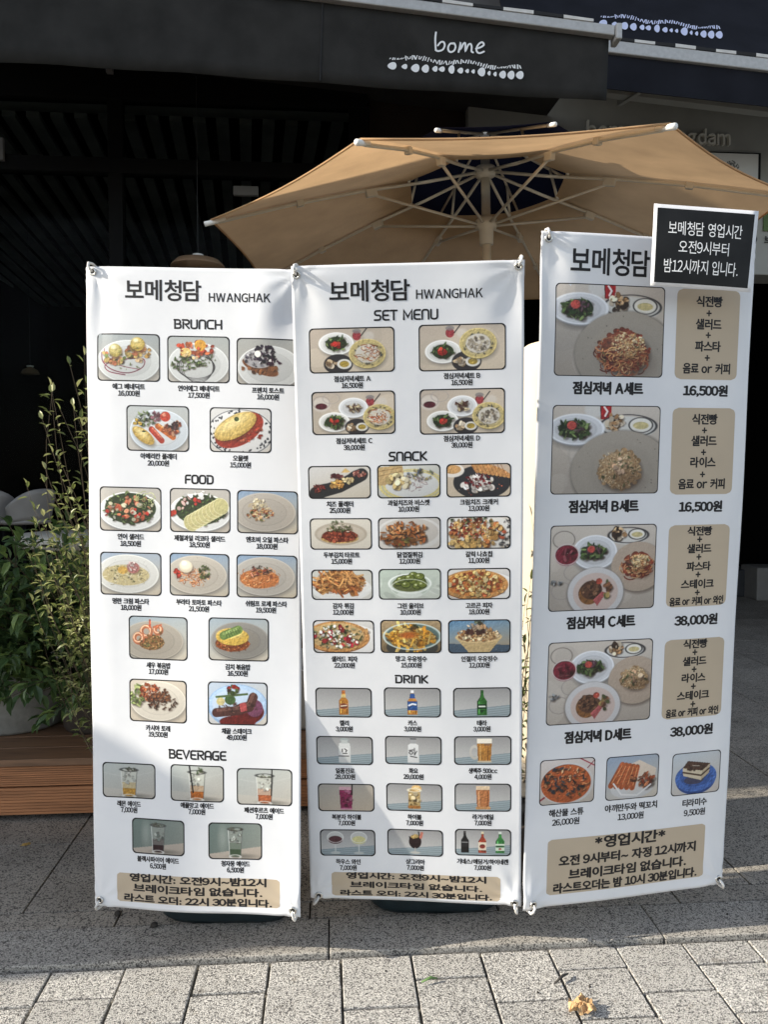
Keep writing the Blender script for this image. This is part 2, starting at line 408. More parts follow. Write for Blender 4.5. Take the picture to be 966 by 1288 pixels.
# ------------------------------------------------------------------ text
TXT = {}
def glyph(ch, off):
    """outline of one character in em units; Latin letters and digits in the upright gothic of the Korean face"""
    key = (ch, off)
    if key in TXT: return TXT[key]
    wide = chr(ord(ch) + 0xFEE0) if ch.isascii() and ch.isalnum() else ch
    c = bpy.data.curves.new('t', 'FONT'); c.body = wide; c.size = 1.0; c.offset = off; c.resolution_u = 3
    o = bpy.data.objects.new('t', c); COL.objects.link(o)
    me = bpy.data.meshes.new_from_object(o)
    v = np.zeros(len(me.vertices) * 3); me.vertices.foreach_get('co', v); v = v.reshape(-1, 3)[:, :2].copy()
    f = [tuple(p.vertices) for p in me.polygons]
    bpy.data.objects.remove(o); bpy.data.curves.remove(c); bpy.data.meshes.remove(me)
    TXT[key] = (v, f); return TXT[key]
def text_mesh(body, off=0.0):
    key = ('line', body, off)
    if key in TXT: return TXT[key]
    x = 0.0; P = []; F = []; o = 0
    em = np.ptp(glyph('보', 0.0)[0][:, 0]) / 0.86
    for ch in body:
        if ch == ' ': x += 0.30 * em; continue
        v, f = glyph(ch, off); lo, hi = v[:, 0].min(), v[:, 0].max(); w = hi - lo
        if ch.isdigit(): cell = 0.56 * em
        elif not ch.isascii(): cell = 0.93 * em
        else: cell = w + (0.11 if ch.isalnum() else 0.14) * em
        q = v.copy(); q[:, 0] += x + (cell - w) / 2 - lo
        P.append(q); F += [tuple(i + o for i in p) for p in f]; o += len(v); x += cell
    v = np.concatenate(P); lo, hi = v.min(0), v.max(0)
    v = (v - (lo + hi) / 2) / (hi - lo)
    TXT[key] = (v, F); return TXT[key]
BASE_OFF = 0.012
def text2d(body, w, h, bold=0.0, z0=0.0):
    """flat lettering centred on 0: list of (x, y, dz) and faces; bold > 0 thickens by bold metres"""
    v, f = text_mesh(body, BASE_OFF if bold else 0.0)
    V = []; F = []
    sh = [(0, 0)] if not bold else [(-bold, 0), (bold, 0), (0, -bold * 0.7), (0, bold * 0.7)]
    w2 = w - 2 * bold
    for i, (dx, dy) in enumerate(sh):
        o = len(V)
        V += [(x * w2 + dx, y * h + dy, z0 + i * 0.00003) for x, y in v]
        F += [tuple(k + o for k in q) for q in f]
    return V, F
# round technical capitals drawn with single strokes (unit box, y up)
def arc(cx, cy, rx, ry, a, b, n=8):
    return [(cx + rx * math.cos(R(a + (b - a) * i / n)), cy + ry * math.sin(R(a + (b - a) * i / n))) for i in range(n + 1)]
GL = {
 'B': (0.8, [[(0.08, 0.9), (0.08, 0.0), (0.55, 0.0)] + arc(0.55, 0.25, 0.25, 0.25, -90, 90, 6) + [(0.3, 0.5)], [(0.0, 1.0), (0.5, 1.0)] + arc(0.5, 0.75, 0.22, 0.25, 90, -90, 6)]),
 'R': (0.8, [[(0.0, 1.0), (0.55, 1.0)] + arc(0.55, 0.75, 0.24, 0.25, 90, -90, 6) + [(0.3, 0.5), (0.78, 0.0)], [(0.08, 0.75), (0.08, 0.0)]]),
 'U': (0.8, [[(0.04, 1.0), (0.04, 0.25)] + arc(0.29, 0.25, 0.25, 0.25, 180, 270, 4) + arc(0.51, 0.25, 0.25, 0.25, 270, 360, 4) + [(0.76, 1.0)]]),
 'N': (0.8, [[(0.04, 0.0), (0.04, 0.75)] + arc(0.29, 0.75, 0.25, 0.25, 180, 90, 4) + arc(0.51, 0.75, 0.25, 0.25, 90, 0, 4) + [(0.76, 0.0)]]),
 'C': (0.75, [[(0.74, 1.0), (0.3, 1.0)] + arc(0.3, 0.72, 0.28, 0.28, 90, 180, 4) + arc(0.3, 0.28, 0.28, 0.28, 180, 270, 4) + [(0.74, 0.0)]]),
 'H': (0.8, [[(0.04, 1.0), (0.04, 0.0)], [(0.76, 1.0), (0.76, 0.0)], [(0.1, 0.48), (0.7, 0.48)]]),
 'F': (0.7, [[(0.7, 1.0), (0.26, 1.0)] + arc(0.26, 0.8, 0.22, 0.2, 90, 180, 4) + [(0.04, 0.0)], [(0.1, 0.47), (0.6, 0.47)]]),
 'O': (0.85, [arc(0.3, 0.72, 0.27, 0.28, 90, 180, 4) + arc(0.3, 0.28, 0.27, 0.28, 180, 270, 4) + arc(0.55, 0.28, 0.27, 0.28, 270, 360, 4) + arc(0.55, 0.72, 0.27, 0.28, 0, 90, 4) + [(0.3, 1.0)]]),
 'D': (0.85, [[(0.0, 1.0), (0.5, 1.0)] + arc(0.5, 0.7, 0.3, 0.3, 90, 0, 4) + arc(0.5, 0.3, 0.3, 0.3, 0, -90, 4) + [(0.08, 0.0), (0.08, 0.72)]]),
 'E': (0.7, [[(0.7, 1.0), (0.28, 1.0)] + arc(0.28, 0.75, 0.24, 0.25, 90, 180, 4) + arc(0.28, 0.25, 0.24, 0.25, 180, 270, 4) + [(0.7, 0.0)], [(0.1, 0.5), (0.62, 0.5)]]),
 'V': (0.8, [[(0.0, 1.0), (0.4, 0.0), (0.8, 1.0)]]),
 'A': (0.8, [[(0.04, 0.0), (0.04, 0.7)] + arc(0.3, 0.7, 0.26, 0.3, 180, 90, 4) + arc(0.5, 0.7, 0.26, 0.3, 90, 0, 4) + [(0.76, 0.0)], [(0.1, 0.36), (0.7, 0.36)]]),
 'G': (0.8, [[(0.74, 1.0), (0.3, 1.0)] + arc(0.3, 0.72, 0.28, 0.28, 90, 180, 4) + arc(0.3, 0.28, 0.28, 0.28, 180, 270, 4) + [(0.74, 0.0), (0.74, 0.48), (0.42, 0.48)]]),
 'S': (0.72, [[(0.7, 1.0), (0.25, 1.0)] + arc(0.25, 0.76, 0.22, 0.24, 90, 270, 6) + [(0.46, 0.52)] + arc(0.46, 0.26, 0.23, 0.26, 90, -90, 6) + [(0.0, 0.0)]]),
 'T': (0.72, [[(0.0, 1.0), (0.72, 1.0)], [(0.36, 0.92), (0.36, 0.0)]]),
 'M': (1.0, [[(0.04, 0.0), (0.04, 1.0), (0.5, 0.25), (0.96, 1.0), (0.96, 0.0)]]),
 'K': (0.78, [[(0.06, 1.0), (0.06, 0.0)], [(0.74, 1.0), (0.2, 0.5), (0.76, 0.0)]]),
 'I': (0.16, [[(0.08, 1.0), (0.08, 0.0)]]),
 ' ': (0.35, []),
}
def ribbon(pts, w, z):
    """flat stroke with mitred joins and round ends"""
    P = [Vector((p[0], p[1])) for p in pts]
    Q = [P[0]]
    for p in P[1:]:
        if (p - Q[-1]).length > 1e-5: Q.append(p)
    P = Q; n = len(P); L = []; Rr = []
    for i in range(n):
        d1 = (P[i] - P[i - 1]).normalized() if i else (P[1] - P[0]).normalized()
        d2 = (P[i + 1] - P[i]).normalized() if i < n - 1 else d1
        t = (d1 + d2)
        t = t.normalized() if t.length > 0.2 else d1
        nn = Vector((-t.y, t.x)); k = max(0.55, abs(nn.dot(Vector((-d1.y, d1.x))))); nn = nn * (w / 2 / k)
        L.append(P[i] + nn); Rr.append(P[i] - nn)
    V = [(p.x, p.y, z) for p in L] + [(p.x, p.y, z) for p in Rr]
    F = [(i, n + i, n + i + 1, i + 1) for i in range(n - 1)]
    for e, (p, q) in ((0, (L[0], Rr[0])), (n - 1, (Rr[-1], L[-1]))):
        c = (p + q) / 2; r = (p - q) / 2; o = len(V); K = 6
        ring = []
        for k in range(1, K):
            a = PI * k / K; ring.append((c.x + r.x * math.cos(a) - r.y * math.sin(a), c.y + r.x * math.sin(a) + r.y * math.cos(a), z))
        V += ring
        i0, i1 = (0, n) if e == 0 else (n + n - 1, n - 1)
        F.append(tuple([i0] + list(range(o, o + K - 1)) + [i1]))
    return V, F
def techno(body, w, h, sw):
    adv = 0.2; tot = sum(GL[c][0] for c in body) + adv * (len(body) - 1); x = -tot / 2; V = []; F = []
    kx = (w - sw) / tot; ky = (h - sw); j = 0
    for ch in body:
        for s in GL[ch][1]:
            v, f = ribbon([((x + p[0]) * kx, (p[1] - 0.5) * ky) for p in s], sw, 0.00006 * (j % 3)); j += 1
            o = len(V); V += v; F += [tuple(i + o for i in q) for q in f]
        x += GL[ch][0] + adv
    return V, F

# ------------------------------------------------------------------ small printed pictures, rasterised into a colour attribute
class Pic:
    def __init__(s, W, H, seed):
        s.W, s.H = W, H; s.a = np.zeros((H, W, 3)); s.r = random.Random(seed)
        s.X, s.Y = np.meshgrid((np.arange(W) + 0.5) / W, (np.arange(H) + 0.5) / H); s.asp = H / W; s.np = np.random.RandomState(seed)
    def bg(s, c1, c2, ang=90):
        c, n = math.cos(R(ang)), math.sin(R(ang)); t = np.clip((s.X - 0.5) * c + (s.Y - 0.5) * n + 0.5, 0, 1)[..., None]
        s.a[:] = np.array(c1) * (1 - t) + np.array(c2) * t; return s
    def put(s, m, c, al=1.0):
        m = (np.clip(m, 0, 1) * al)[..., None]; s.a[:] = s.a * (1 - m) + np.array(c[:3], float) * m
    def ell(s, cx, cy, rx, ry, c, rot=0, soft=1.0, al=1.0):
        k, n = math.cos(R(rot)), math.sin(R(rot)); dx = s.X - cx; dy = (s.Y - cy) * s.asp; ry2 = ry * s.asp
        u = dx * k + dy * n; v = -dx * n + dy * k
        d = np.sqrt((u / rx) ** 2 + (v / ry2) ** 2)
        s.put((1 - d) * min(rx, ry2) * s.W / soft + 0.5, c, al); return s
    def ring(s, cx, cy, rx, ry, w, c, al=1.0, rot=0):
        k, n = math.cos(R(rot)), math.sin(R(rot)); dx = s.X - cx; dy = (s.Y - cy) * s.asp; ry2 = ry * s.asp
        u = dx * k + dy * n; v = -dx * n + dy * k
        d = np.abs(np.sqrt((u / rx) ** 2 + (v / ry2) ** 2) - 1) * min(rx, ry2)
        s.put((w / 2 - d) * s.W + 0.5, c, al); return s
    def line(s, pts, w, c, al=1.0):
        D = np.full(s.X.shape, 9.0)
        for (x0, y0), (x1, y1) in zip(pts[:-1], pts[1:]):
            y0 *= s.asp; y1 *= s.asp; dx, dy = x1 - x0, y1 - y0; L = dx * dx + dy * dy + 1e-9
            t = np.clip(((s.X - x0) * dx + (s.Y * s.asp - y0) * dy) / L, 0, 1)
            D = np.minimum(D, np.hypot(s.X - x0 - t * dx, s.Y * s.asp - y0 - t * dy))
        s.put((w / 2 - D) * s.W + 0.5, c, al); return s
    def poly(s, pts, c, al=1.0):
        ins = np.zeros(s.X.shape, bool); n = len(pts)
        for i in range(n):
            (x0, y0), (x1, y1) = pts[i], pts[(i + 1) % n]
            if y0 == y1: continue
            cond = ((y0 > s.Y) != (y1 > s.Y)) & (s.X < (x1 - x0) * (s.Y - y0) / (y1 - y0) + x0); ins ^= cond
        s.put(ins.astype(float), c, al); return s
    def sc(s, cx, cy, rx, ry, n, cols, s0, s1, kind='blob', al=1.0, rot=0):
        r = s.r
        for _ in range(n):
            t = r.uniform(0, 2 * PI); q = math.sqrt(r.random()); x = cx + rx * q * math.cos(t); y = cy + ry * q * math.sin(t)
            c = r.choice(cols); k = r.uniform(0.72, 1.14); c = tuple(min(255, v * k) for v in c); z = r.uniform(s0, s1)
            if 0.011 < z < 0.07 and al == 1.0 and kind in ('blob', 'leaf'): s.ell(x + 0.35 * z, y + 0.5 * z / s.asp, z, z * 0.7 / s.asp, (40, 26, 18), 0, 2.5, 0.38)
            elif z > 0.015 and kind == 'stick': s.line([(x - z * 2.4 + 0.01, y + 0.02), (x + z * 2.4 + 0.01, y + 0.03)], z, (70, 36, 14), 0.3)
            if kind == 'blob': s.ell(x, y, z, z * r.uniform(0.5, 1) / s.asp, c, r.uniform(0, 180), 1, al)
            elif kind == 'leaf': s.ell(x, y, z, z * r.uniform(0.25, 0.5) / s.asp, c, r.uniform(0, 180), 1, al)
            elif kind == 'strand':
                a = r.uniform(0, 2 * PI); b = a + r.uniform(0.6, 2.2); q = z * 3
                s.line([(x + q * (math.cos(a + (b - a) * i / 5)), y + q * math.sin(a + (b - a) * i / 5) / s.asp * 0.7) for i in range(6)], z * 0.5, c, al)
            elif kind == 'stick':
                a = R(rot) + r.uniform(-1.0, 1.0); s.line([(x - z * 3 * math.cos(a), y - z * 3 * math.sin(a) / s.asp), (x + z * 3 * math.cos(a), y + z * 3 * math.sin(a) / s.asp)], z, c, al)
        return s
    def plate(s, cx, cy, rx, ry, c=(205, 206, 203), well=None, rim=True):
        s.ell(cx + 0.015, cy + 0.06, rx, ry, (95, 92, 88), soft=8, al=0.55)
        s.ell(cx, cy + 0.018, rx, ry, tuple(v * 0.72 for v in c)); s.ell(cx, cy, rx, ry, c)
        if rim: s.ring(cx, cy, rx * 0.985, ry * 0.98, 0.012, tuple(min(255, v * 1.14) for v in c), 0.8)
        w = well or tuple(v * 0.93 for v in c)
        s.ell(cx, cy + 0.01, rx * 0.7, ry * 0.68, w, soft=5); s.ring(cx, cy, rx * 0.71, ry * 0.69, 0.012, tuple(v * 0.85 for v in c), 0.5)
        return s
    def finish(s):
        H, W = s.a.shape[:2]
        def sm(k):
            n = s.np.normal(0, 1, (H // k + 3, W // k + 3)); yy = np.arange(H) / k; xx = np.arange(W) / k; y0 = yy.astype(int); x0 = xx.astype(int); fy = (yy - y0)[:, None]; fx = (xx - x0)[None]
            return (n[y0][:, x0] * (1 - fx) + n[y0][:, x0 + 1] * fx) * (1 - fy) + (n[y0 + 1][:, x0] * (1 - fx) + n[y0 + 1][:, x0 + 1] * fx) * fy
        g = s.a.mean(2, keepdims=True); sat = np.clip((s.a.max(2) - s.a.min(2)) / (s.a.max(2) + 1) * 2.2 - 0.35, 0, 1)
        b = s.a.copy(); b[1:-1, 1:-1] = (s.a[1:-1, 1:-1] * 4 + s.a[:-2, 1:-1] + s.a[2:, 1:-1] + s.a[1:-1, :-2] + s.a[1:-1, 2:]) / 8
        b = s.a * 0.6 + b * 0.4; b = g * 0.15 + b * 0.85
        h = sm(2) * 0.6 + sm(3) + sm(5) * 0.9; e = np.zeros_like(h); e[1:, 1:] = h[1:, 1:] - h[:-1, :-1]
        L = g[..., 0]; e2 = np.zeros_like(L); e2[1:, 1:] = L[1:, 1:] - L[:-1, :-1]
        t = 1 + np.clip(e * 0.10 + e2 * 0.004, -0.42, 0.5) * (0.06 + 0.94 * sat) + sm(4) * 0.06 * sat
        lo = np.linspace(1.04, 0.9, H)[:, None] * np.linspace(1.0, 0.95, W)[None]
        hi = np.clip((e - 2.0) * 0.4, 0, 0.45) * sat
        s.a = b * (t * lo * (1 - 0.08 * sat))[..., None]; s.a += (235 - s.a) * hi[..., None]; return s.grain(2.5)
    def grain(s, k=3.0):
        s.a += s.np.normal(0, k, s.a.shape[:2])[..., None]; s.a = np.clip(s.a, 3, 252); return s

def smooth(pts, n=5):
    out = []
    for i in range(len(pts) - 1):
        p0 = pts[max(i - 1, 0)]; p1 = pts[i]; p2 = pts[i + 1]; p3 = pts[min(i + 2, len(pts) - 1)]
        for k in range(n):
            t = k / n; out.append(tuple(0.5 * (2 * b + (c - a) * t + (2 * a - 5 * b + 4 * c - d) * t * t + (3 * b - a - 3 * c + d) * t ** 3) for a, b, c, d in zip(p0, p1, p2, p3)))
    out.append(pts[-1]); return out
SAL = [(60, 85, 42), (90, 118, 60), (42, 62, 34), (122, 145, 82)]
PINK = [(222, 118, 78), (206, 92, 60), (232, 148, 108)]
def salad(p, cx, cy, rx, ry, n=60):
    p.ell(cx, cy, rx * 0.95, ry * 0.95, (52, 66, 38)); p.sc(cx, cy, rx, ry, n, SAL, 0.012, 0.035, 'leaf'); return p
def f_bene(p):
    p.bg((150, 158, 160), (188, 182, 170)); p.plate(0.5, 0.58, 0.49, 0.44, (206, 210, 208))
    p.line(smooth([(0.08, 0.4), (0.1, 0.6), (0.25, 0.76), (0.5, 0.82), (0.72, 0.7), (0.73, 0.52), (0.4, 0.55), (0.14, 0.66), (0.2, 0.8), (0.45, 0.86)]), 0.013, (140, 26, 56)).line(smooth([(0.12, 0.32), (0.16, 0.5), (0.35, 0.66), (0.66, 0.74)]), 0.009, (150, 40, 66))
    for x, y in ((0.27, 0.45), (0.63, 0.37)):
        p.sc(x, y + 0.04, 0.17, 0.16, 34, [(214, 140, 84), (196, 168, 92), (120, 138, 66), (225, 190, 140), (196, 110, 70)], 0.02, 0.05)
    p.ell(0.31, 0.4, 0.11, 0.14, (110, 70, 40), soft=4, al=0.6).ell(0.3, 0.36, 0.1, 0.13, (176, 156, 70)).ell(0.29, 0.33, 0.085, 0.1, (208, 190, 110), soft=5).ell(0.27, 0.29, 0.04, 0.04, (240, 232, 190), soft=4).ell(0.66, 0.27, 0.12, 0.15, (110, 70, 40), soft=4, al=0.6).ell(0.65, 0.22, 0.11, 0.14, (190, 160, 66)).ell(0.64, 0.19, 0.09, 0.1, (220, 194, 104), soft=5).ell(0.62, 0.14, 0.04, 0.04, (242, 232, 186), soft=4)
    p.sc(0.5, 0.5, 0.36, 0.25, 16, [(110, 130, 60), (150, 160, 80)], 0.01, 0.025, 'leaf').sc(0.8, 0.4, 0.06, 0.1, 10, [(225, 170, 80)], 0.015, 0.03)
def f_salmonbene(p):
    p.bg((158, 164, 162), (192, 186, 175)); p.plate(0.5, 0.6, 0.48, 0.45, (206, 209, 207))
    for i in range(4): p.ring(0.46 + 0.01 * i, 0.66, 0.30 - 0.02 * i, 0.24 + 0.03 * i, 0.007, (30, 28, 30))
    p.sc(0.3, 0.58, 0.24, 0.16, 60, SAL, 0.012, 0.035, 'leaf').sc(0.58, 0.5, 0.2, 0.14, 30, SAL, 0.012, 0.03, 'leaf')
    p.sc(0.45, 0.28, 0.3, 0.15, 26, [(214, 74, 44), (226, 110, 60), (200, 58, 40)], 0.025, 0.05).ell(0.53, 0.2, 0.09, 0.12, (226, 160, 50)).ell(0.3, 0.36, 0.09, 0.1, (232, 196, 110)).sc(0.4, 0.35, 0.2, 0.12, 14, [(236, 200, 140), (222, 90, 60)], 0.015, 0.03)
def f_toast(p):
    p.bg((150, 152, 148), (178, 172, 160)); p.plate(0.52, 0.62, 0.5, 0.46, (200, 202, 200))
    p.ell(0.38, 0.62, 0.3, 0.14, (128, 76, 42), 20).sc(0.36, 0.64, 0.26, 0.12, 26, [(160, 98, 54), (110, 64, 36)], 0.02, 0.04)
    p.ell(0.36, 0.44, 0.24, 0.2, (160, 158, 160)).sc(0.35, 0.44, 0.22, 0.17, 50, [(205, 205, 208), (110, 108, 116), (70, 66, 76)], 0.012, 0.03)
    p.sc(0.45, 0.36, 0.2, 0.2, 60, [(34, 26, 40), (52, 32, 52), (24, 20, 28)], 0.018, 0.034).ell(0.34, 0.34, 0.05, 0.07, (235, 232, 225)).ell(0.55, 0.5, 0.04, 0.06, (228, 222, 218)).sc(0.6, 0.52, 0.1, 0.1, 14, [(60, 24, 48)], 0.015, 0.03)
def f_platter(p):
    p.bg((170, 176, 176), (196, 190, 180)); p.plate(0.52, 0.55, 0.46, 0.46, (196, 205, 212), (206, 210, 212))
    p.ell(0.29, 0.71, 0.2, 0.13, (110, 100, 80), 35, 4, 0.6).ell(0.27, 0.66, 0.2, 0.13, (206, 164, 70), 35).ell(0.26, 0.64, 0.17, 0.1, (226, 190, 96), 35, 4).ell(0.24, 0.6, 0.1, 0.05, (242, 220, 146), 35, 5)
    p.sc(0.3, 0.3, 0.16, 0.16, 50, SAL + [(150, 170, 110)], 0.015, 0.035, 'leaf').sc(0.46, 0.24, 0.07, 0.12, 18, [(96, 52, 66), (140, 90, 100)], 0.02, 0.03)
    p.ell(0.62, 0.24, 0.08, 0.11, (206, 66, 46)).ell(0.6, 0.2, 0.03, 0.04, (236, 150, 120), soft=3)
    p.line([(0.4, 0.52), (0.56, 0.76)], 0.09, (196, 62, 44)).line([(0.42, 0.5), (0.56, 0.7)], 0.025, (232, 130, 96)).line([(0.5, 0.45), (0.74, 0.68)], 0.09, (214, 108, 46)).line([(0.52, 0.42), (0.74, 0.62)], 0.025, (240, 170, 90))
    p.sc(0.72, 0.46, 0.16, 0.16, 30, [(206, 112, 70), (150, 66, 48), (226, 160, 120)], 0.02, 0.04).sc(0.75, 0.4, 0.1, 0.1, 14, [(96, 60, 60), (60, 44, 44)], 0.015, 0.03).sc(0.17, 0.4, 0.06, 0.08, 8, [(224, 180, 60)], 0.02, 0.03).ell(0.28, 0.57, 0.03, 0.02, (60, 66, 40))
def f_omelet(p):
    p.bg((196, 196, 194), (206, 200, 190)); p.ell(0.5, 0.55, 0.54, 0.52, (214, 214, 212)); p.ring(0.5, 0.55, 0.52, 0.5, 0.012, (90, 92, 96))
    for i in range(70):
        a = p.r.uniform(0, 6.28); q = p.r.uniform(0.84, 1.02); p.ell(0.5 + 0.5 * q * math.cos(a), 0.55 + 0.5 * q * math.sin(a), p.r.uniform(0.01, 0.03), 0.02, (50, 52, 58), p.r.uniform(0, 180))
    p.ell(0.48, 0.5, 0.42, 0.33, (170, 52, 34), -28).sc(0.5, 0.55, 0.36, 0.24, 60, [(196, 70, 44), (150, 40, 30), (214, 104, 70)], 0.014, 0.03)
    p.ell(0.44, 0.46, 0.37, 0.25, (120, 50, 24), -28, 5, 0.6).ell(0.42, 0.42, 0.37, 0.24, (206, 166, 74), -28).ell(0.41, 0.40, 0.34, 0.2, (224, 190, 100), -28, 6).ell(0.38, 0.34, 0.24, 0.1, (238, 214, 140), -28, 10).ell(0.44, 0.26, 0.04, 0.05, (70, 84, 44))
def f_saladbowl(p, kind):
    p.bg((176, 172, 164), (196, 186, 170)); p.ell(0.5, 0.58, 0.5, 0.42, (180, 178, 172)); p.plate(0.5, 0.54, 0.5, 0.42, (220, 222, 220), (214, 214, 208))
    salad(p, 0.5, 0.48, 0.43, 0.36, 150)
    if kind == 0:
        p.sc(0.5, 0.45, 0.36, 0.3, 26, PINK, 0.03, 0.06).sc(0.5, 0.5, 0.4, 0.3, 14, [(228, 226, 200), (214, 206, 170)], 0.02, 0.05).sc(0.45, 0.62, 0.36, 0.14, 9, [(206, 48, 36)], 0.02, 0.035).sc(0.72, 0.3, 0.18, 0.16, 34, [(198, 206, 130), (176, 190, 110)], 0.012, 0.02, 'strand').sc(0.5, 0.45, 0.38, 0.3, 26, SAL, 0.012, 0.03, 'leaf')
    else:
        p.sc(0.3, 0.3, 0.28, 0.2, 12, [(206, 52, 42), (232, 230, 224), (206, 170, 160)], 0.02, 0.05).sc(0.5, 0.14, 0.2, 0.08, 10, [(232, 232, 226)], 0.02, 0.035).sc(0.07, 0.58, 0.05, 0.06, 4, [(210, 60, 40)], 0.03, 0.05)
        for i in range(9): p.ell(0.36 + 0.06 * i, 0.78 - 0.048 * i, 0.13, 0.17, (198 + 3 * (i % 2), 190, 128), 50); p.ring(0.36 + 0.06 * i, 0.78 - 0.048 * i, 0.13, 0.17, 0.008, (228, 222, 170), rot=50)
def f_pasta(p, kind):
    cool = kind not in (1,)
    p.bg((128, 152, 178) if cool else (150, 166, 184), (196, 184, 162), 80)
    c = {0: (172, 164, 152), 1: (206, 206, 200), 2: (182, 174, 160), 3: (174, 168, 158)}[kind]
    p.plate(0.45, 0.5, 0.5, 0.44, c, tuple(v * 0.97 for v in c)); p.sc(0.45, 0.5, 0.45, 0.4, 22, [tuple(v * 0.8 for v in c)], 0.003, 0.006)
    if kind == 0:
        p.sc(0.38, 0.55, 0.22, 0.15, 60, [(206, 150, 96), (226, 196, 150), (190, 100, 60), (110, 110, 60)], 0.012, 0.03).sc(0.38, 0.46, 0.16, 0.18, 50, [(222, 196, 144), (200, 166, 110)], 0.012, 0.02, 'strand').sc(0.37, 0.3, 0.1, 0.12, 30, [(232, 220, 190), (214, 196, 150)], 0.015, 0.03).sc(0.4, 0.56, 0.2, 0.12, 12, [(66, 80, 44), (200, 70, 44)], 0.01, 0.025)
    elif kind == 1:
        p.ell(0.42, 0.53, 0.38, 0.24, (196, 180, 130)).sc(0.42, 0.52, 0.38, 0.24, 90, [(216, 204, 160), (180, 164, 112), (230, 222, 190)], 0.012, 0.02, 'strand').sc(0.45, 0.5, 0.3, 0.2, 30, [(60, 66, 44), (110, 128, 66)], 0.008, 0.02, 'leaf').ell(0.56, 0.4, 0.1, 0.12, (90, 70, 44), soft=4, al=0.5).ell(0.54, 0.36, 0.1, 0.13, (180, 110, 104)).sc(0.53, 0.32, 0.08, 0.1, 24, [(226, 190, 186), (206, 150, 144), (236, 220, 214)], 0.012, 0.024).ell(0.37, 0.42, 0.08, 0.09, (216, 170, 76))
    elif kind == 2:
        p.sc(0.4, 0.55, 0.26, 0.18, 110, [(216, 128, 70), (196, 100, 50), (232, 160, 100)], 0.012, 0.022, 'strand').sc(0.58, 0.44, 0.09, 0.16, 40, [(60, 82, 40), (96, 116, 56)], 0.015, 0.03, 'leaf').ell(0.3, 0.37, 0.11, 0.13, (90, 50, 30), soft=4, al=0.5).ell(0.28, 0.32, 0.11, 0.14, (206, 194, 166)).ell(0.27, 0.29, 0.09, 0.1, (232, 222, 196), soft=5).ell(0.25, 0.24, 0.04, 0.05, (248, 244, 228), soft=4).sc(0.12, 0.48, 0.06, 0.1, 12, [(196, 50, 36)], 0.02, 0.03)
    else:
        p.ell(0.38, 0.56, 0.32, 0.22, (206, 120, 60)).sc(0.38, 0.54, 0.32, 0.2, 110, [(222, 140, 80), (196, 104, 52), (236, 176, 120)], 0.012, 0.022, 'strand').sc(0.4, 0.42, 0.2, 0.14, 16, [(196, 90, 66), (150, 60, 50), (226, 150, 120)], 0.02, 0.04, 'leaf').sc(0.4, 0.35, 0.16, 0.1, 14, [(60, 44, 40), (60, 76, 44)], 0.01, 0.03, 'leaf')
def f_rice(p, kind):
    p.bg((150, 164, 172), (206, 196, 176), 75); c = (164, 156, 142)
    if kind == 0:
        p.plate(0.4, 0.56, 0.52, 0.44, c, (158, 150, 136)); p.ell(0.38, 0.6, 0.22, 0.18, (150, 104, 56)); p.sc(0.38, 0.6, 0.22, 0.17, 130, [(176, 126, 70), (206, 160, 100), (120, 78, 42), (110, 110, 50)], 0.008, 0.016)
        for x, y, rr in ((0.3, 0.36, 0.1), (0.17, 0.52, 0.09), (0.5, 0.32, 0.07)):
            p.ring(x, y, rr * 0.8, rr * 1.15, 0.06, (196, 104, 62)); p.ring(x - 0.008, y - 0.012, rr * 0.8, rr * 1.15, 0.03, (226, 146, 100)); p.ring(x - 0.012, y - 0.02, rr * 0.78, rr * 1.12, 0.012, (246, 206, 170)); p.sc(x + rr * 0.5, y + rr, 0.03, 0.04, 5, [(150, 104, 56)], 0.012, 0.02)
        p.line([(0.36, 0.26), (0.36, 0.1)], 0.03, (214, 84, 50)).line([(0.42, 0.26), (0.55, 0.2)], 0.03, (214, 110, 70)).sc(0.3, 0.66, 0.05, 0.04, 8, SAL, 0.01, 0.02, 'leaf')
    else:
        p.plate(0.52, 0.52, 0.47, 0.42, (140, 136, 128), (136, 130, 120)); p.ell(0.4, 0.6, 0.28, 0.18, (146, 70, 32)); p.sc(0.4, 0.62, 0.28, 0.16, 130, [(180, 92, 44), (150, 66, 30), (206, 130, 70)], 0.008, 0.016)
        p.ell(0.4, 0.44, 0.27, 0.2, (228, 184, 70)).ell(0.38, 0.38, 0.2, 0.1, (240, 206, 110), soft=6).line([(0.26, 0.42), (0.5, 0.28)], 0.14, (110, 140, 66)).line([(0.26, 0.38), (0.48, 0.25)], 0.04, (150, 176, 96))
        for i in range(6): p.line([(0.28 + 0.04 * i, 0.34 - 0.02 * i), (0.32 + 0.04 * i, 0.47 - 0.025 * i)], 0.008, (70, 96, 44))
def f_torre(p):
    p.bg((196, 184, 166), (206, 192, 170)); p.plate(0.5, 0.5, 0.48, 0.46, (208, 200, 184), (204, 196, 180)); p.sc(0.14, 0.38, 0.12, 0.24, 50, [(150, 176, 88), (186, 200, 120), (110, 140, 66)], 0.02, 0.045, 'leaf')
    p.sc(0.36, 0.3, 0.2, 0.2, 80, [(190, 84, 44), (160, 62, 34), (214, 120, 70)], 0.015, 0.03).sc(0.56, 0.52, 0.26, 0.2, 80, [(90, 50, 32), (120, 66, 38), (60, 36, 26)], 0.015, 0.035, 'leaf').sc(0.56, 0.36, 0.14, 0.16, 40, [(140, 84, 50), (96, 52, 32)], 0.015, 0.03)
